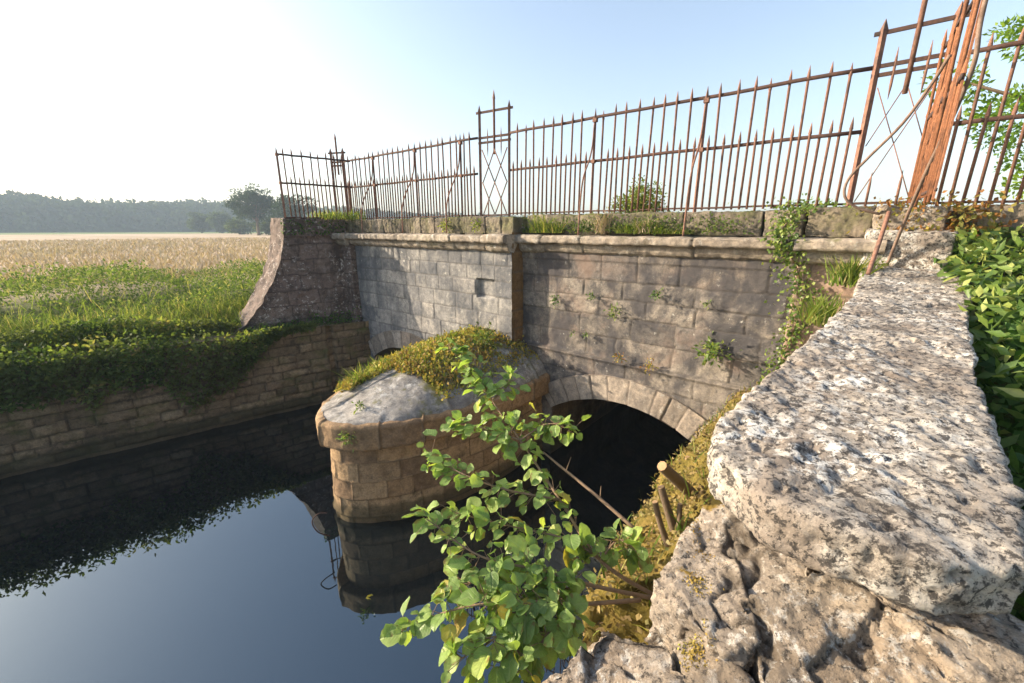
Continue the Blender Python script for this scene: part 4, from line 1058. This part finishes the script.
tree('round_tree', 'round dark field tree standing left of its twin', dirp(201, 190), 9, .4, (0, 0, 4.6), (4.6, 4, 4.2), 70, 60, 1.4, .9, .5, 'fieldtree')
tree('round_tree', 'round dark field tree next to the pines', dirp(222, 186), 9, .4, (0, 0, 4.3), (4.2, 4, 3.8), 70, 60, 1.4, .9, .5, 'fieldtree')
tree('low_tree', 'low hedge tree at the foot of the tall pine', dirp(240, 140), 6, .3, (0, 0, 2.6), (5.0, 3, 2.2), 40, 50, 1.2, .7, .4, 'fieldtree')
tree('low_tree', 'low hedge tree half hidden by the left wing wall', dirp(275, 125), 5, .3, (0, 0, 2.2), (5.5, 3, 2.0), 40, 50, 1.2, .7, .4, 'fieldtree')
# hills with far woodland
def hill_h(a): 
    return np.interp(a, [-1.3, -1.0, -.86, -.80, -.775, -.72, -.66, -.62, -.5, -.36, -.25, -.05, .2, .6], [17, 19, 19.5, 19, 16.5, 16.5, 17, 18.5, 17, 15, 12, 10, 8, 7])
V = []; F = []
aa = np.linspace(-1.4, .7, 140); prof = [(300, -1.8), (312, 3), (325, 9), (350, None), (430, None), (520, -2)]
for a in aa:
    for rr, z in prof:
        h = hill_h(a)
        zz = z if z is not None else h-4.6
        zz = min(zz, h-4.6)
        V.append((math.sin(a)*rr/ math.cos(a*.35), math.cos(a)*rr, zz))
k = len(prof)
for i in range(len(aa)-1):
    for j in range(k-1): F.append((i*k+j, i*k+j+1, (i+1)*k+j+1, (i+1)*k+j))
hm_ = mk_mesh('hills', np.array(V), F); tag(link('hills', hm_, M['far']), kind='structure')
n = 42000; a_ = RNG.uniform(-1.35, .65, n); q = RNG.random(n)**.8
rr = 300+q*70; hh = hill_h(a_); zb_ = np.clip(np.interp(rr, [300, 312, 325, 350, 370], [-1.8, 3, 9, 1, 1])+np.where(rr > 325, np.clip((rr-325)/25, 0, 1)*(hh-5-9)+8*np.clip((rr-325)/25, 0, 1), 0), -2, hh-5)
crown = np.floor(a_*60+np.floor(q*7)*.37)
rk = np.array([random.Random(int(x)*7+int(y)).random() for x, y in zip(crown, np.floor(q*7))])
ph = (a_*60+np.floor(q*7)*.37) - crown
bumpz = np.sqrt(np.clip(1-(2*ph-1)**2, 0, 1))
zc_ = zb_ + RNG.random(n)**.9*(.6+3.4*bumpz*(.5+rk))
P = np.stack([np.sin(a_)*rr/np.cos(a_*.35), np.cos(a_)*rr, zc_], 1)
tag(link('far_woodland', leaves('far_woodland', P, rnd_dirs(n, .2), RNG.uniform(1.6, 3.4, n), 2.0, rnd=np.clip(rk*.7+RNG.random(n)*.3, 0, 1)), M['far']), 'long wooded ridge fading into the haze across the field', 'woodland', kind='stuff')
# air
hb = MB(); 
hv = np.array([(x, y, z) for x in (-760, 620) for y in (-120, 640) for z in (-6.5, 40)], float)
hme = mk_mesh('haze', hv, [(0, 1, 3, 2), (4, 6, 7, 5), (0, 4, 5, 1), (2, 3, 7, 6), (0, 2, 6, 4), (1, 5, 7, 3)], smooth=False)
hz = NT('haze air'); pv = hz.n('VolumePrincipled', {'Color': (.68, .84, 1.0), 'Density': .001}); hz.t.links.new(pv.outputs[0], hz.out.inputs['Volume'])
tag(link('haze', hme, hz.m), kind='stuff')

# ------------------------------------------------------------------ CAMERA, LIGHT, WORLD
F_, HY = 415.0, 229.0
pitch = math.atan((341.5-HY)/F_)
cam = bpy.data.cameras.new('camera'); co = bpy.data.objects.new('camera', cam); COL.objects.link(co)
cam.sensor_width = 36; cam.lens = 36*F_/1024; cam.clip_start = .02; cam.clip_end = 3000
co.location = (0, 0, 0); co.rotation_euler = (math.pi/2-pitch, 0, 0)
sc.camera = co
EL = R_(20); SX, SY = -.983, .18
az = math.atan2(SX, SY)          # from +Y towards +X
sd = bpy.data.lights.new('sun', 'SUN'); sd.energy = 5.0; sd.angle = R_(.5); sd.color = (1, .84, .64)
so_ = bpy.data.objects.new('sun', sd); COL.objects.link(so_)
dirv = Vector((math.sin(az)*math.cos(EL), math.cos(az)*math.cos(EL), math.sin(EL)))
so_.rotation_euler = (-dirv).to_track_quat('-Z', 'Y').to_euler()
w = bpy.data.worlds.new('World'); sc.world = w; w.use_nodes = True
nt = w.node_tree; nt.nodes.clear()
sky = nt.nodes.new('ShaderNodeTexSky'); sky.sky_type = 'NISHITA'; sky.sun_disc = False
sky.sun_elevation = EL; sky.sun_rotation = az; sky.air_density = 1.0; sky.dust_density = 2.5; sky.ozone_density = 1.0
bg = nt.nodes.new('ShaderNodeBackground'); bg.inputs['Strength'].default_value = .15
ow = nt.nodes.new('ShaderNodeOutputWorld'); hs = nt.nodes.new('ShaderNodeHueSaturation'); hs.inputs['Saturation'].default_value = .88; nt.links.new(sky.outputs[0], hs.inputs['Color']); nt.links.new(hs.outputs[0], bg.inputs[0]); nt.links.new(bg.outputs[0], ow.inputs[0])
sc.view_settings.view_transform = 'Standard'; sc.view_settings.look = 'None'; sc.view_settings.exposure = 1.18; sc.view_settings.gamma = 1
sc.view_settings.use_curve_mapping = False
sc.cycles.max_bounces = 6; sc.cycles.diffuse_bounces = 3; sc.cycles.glossy_bounces = 3; sc.cycles.transparent_max_bounces = 8
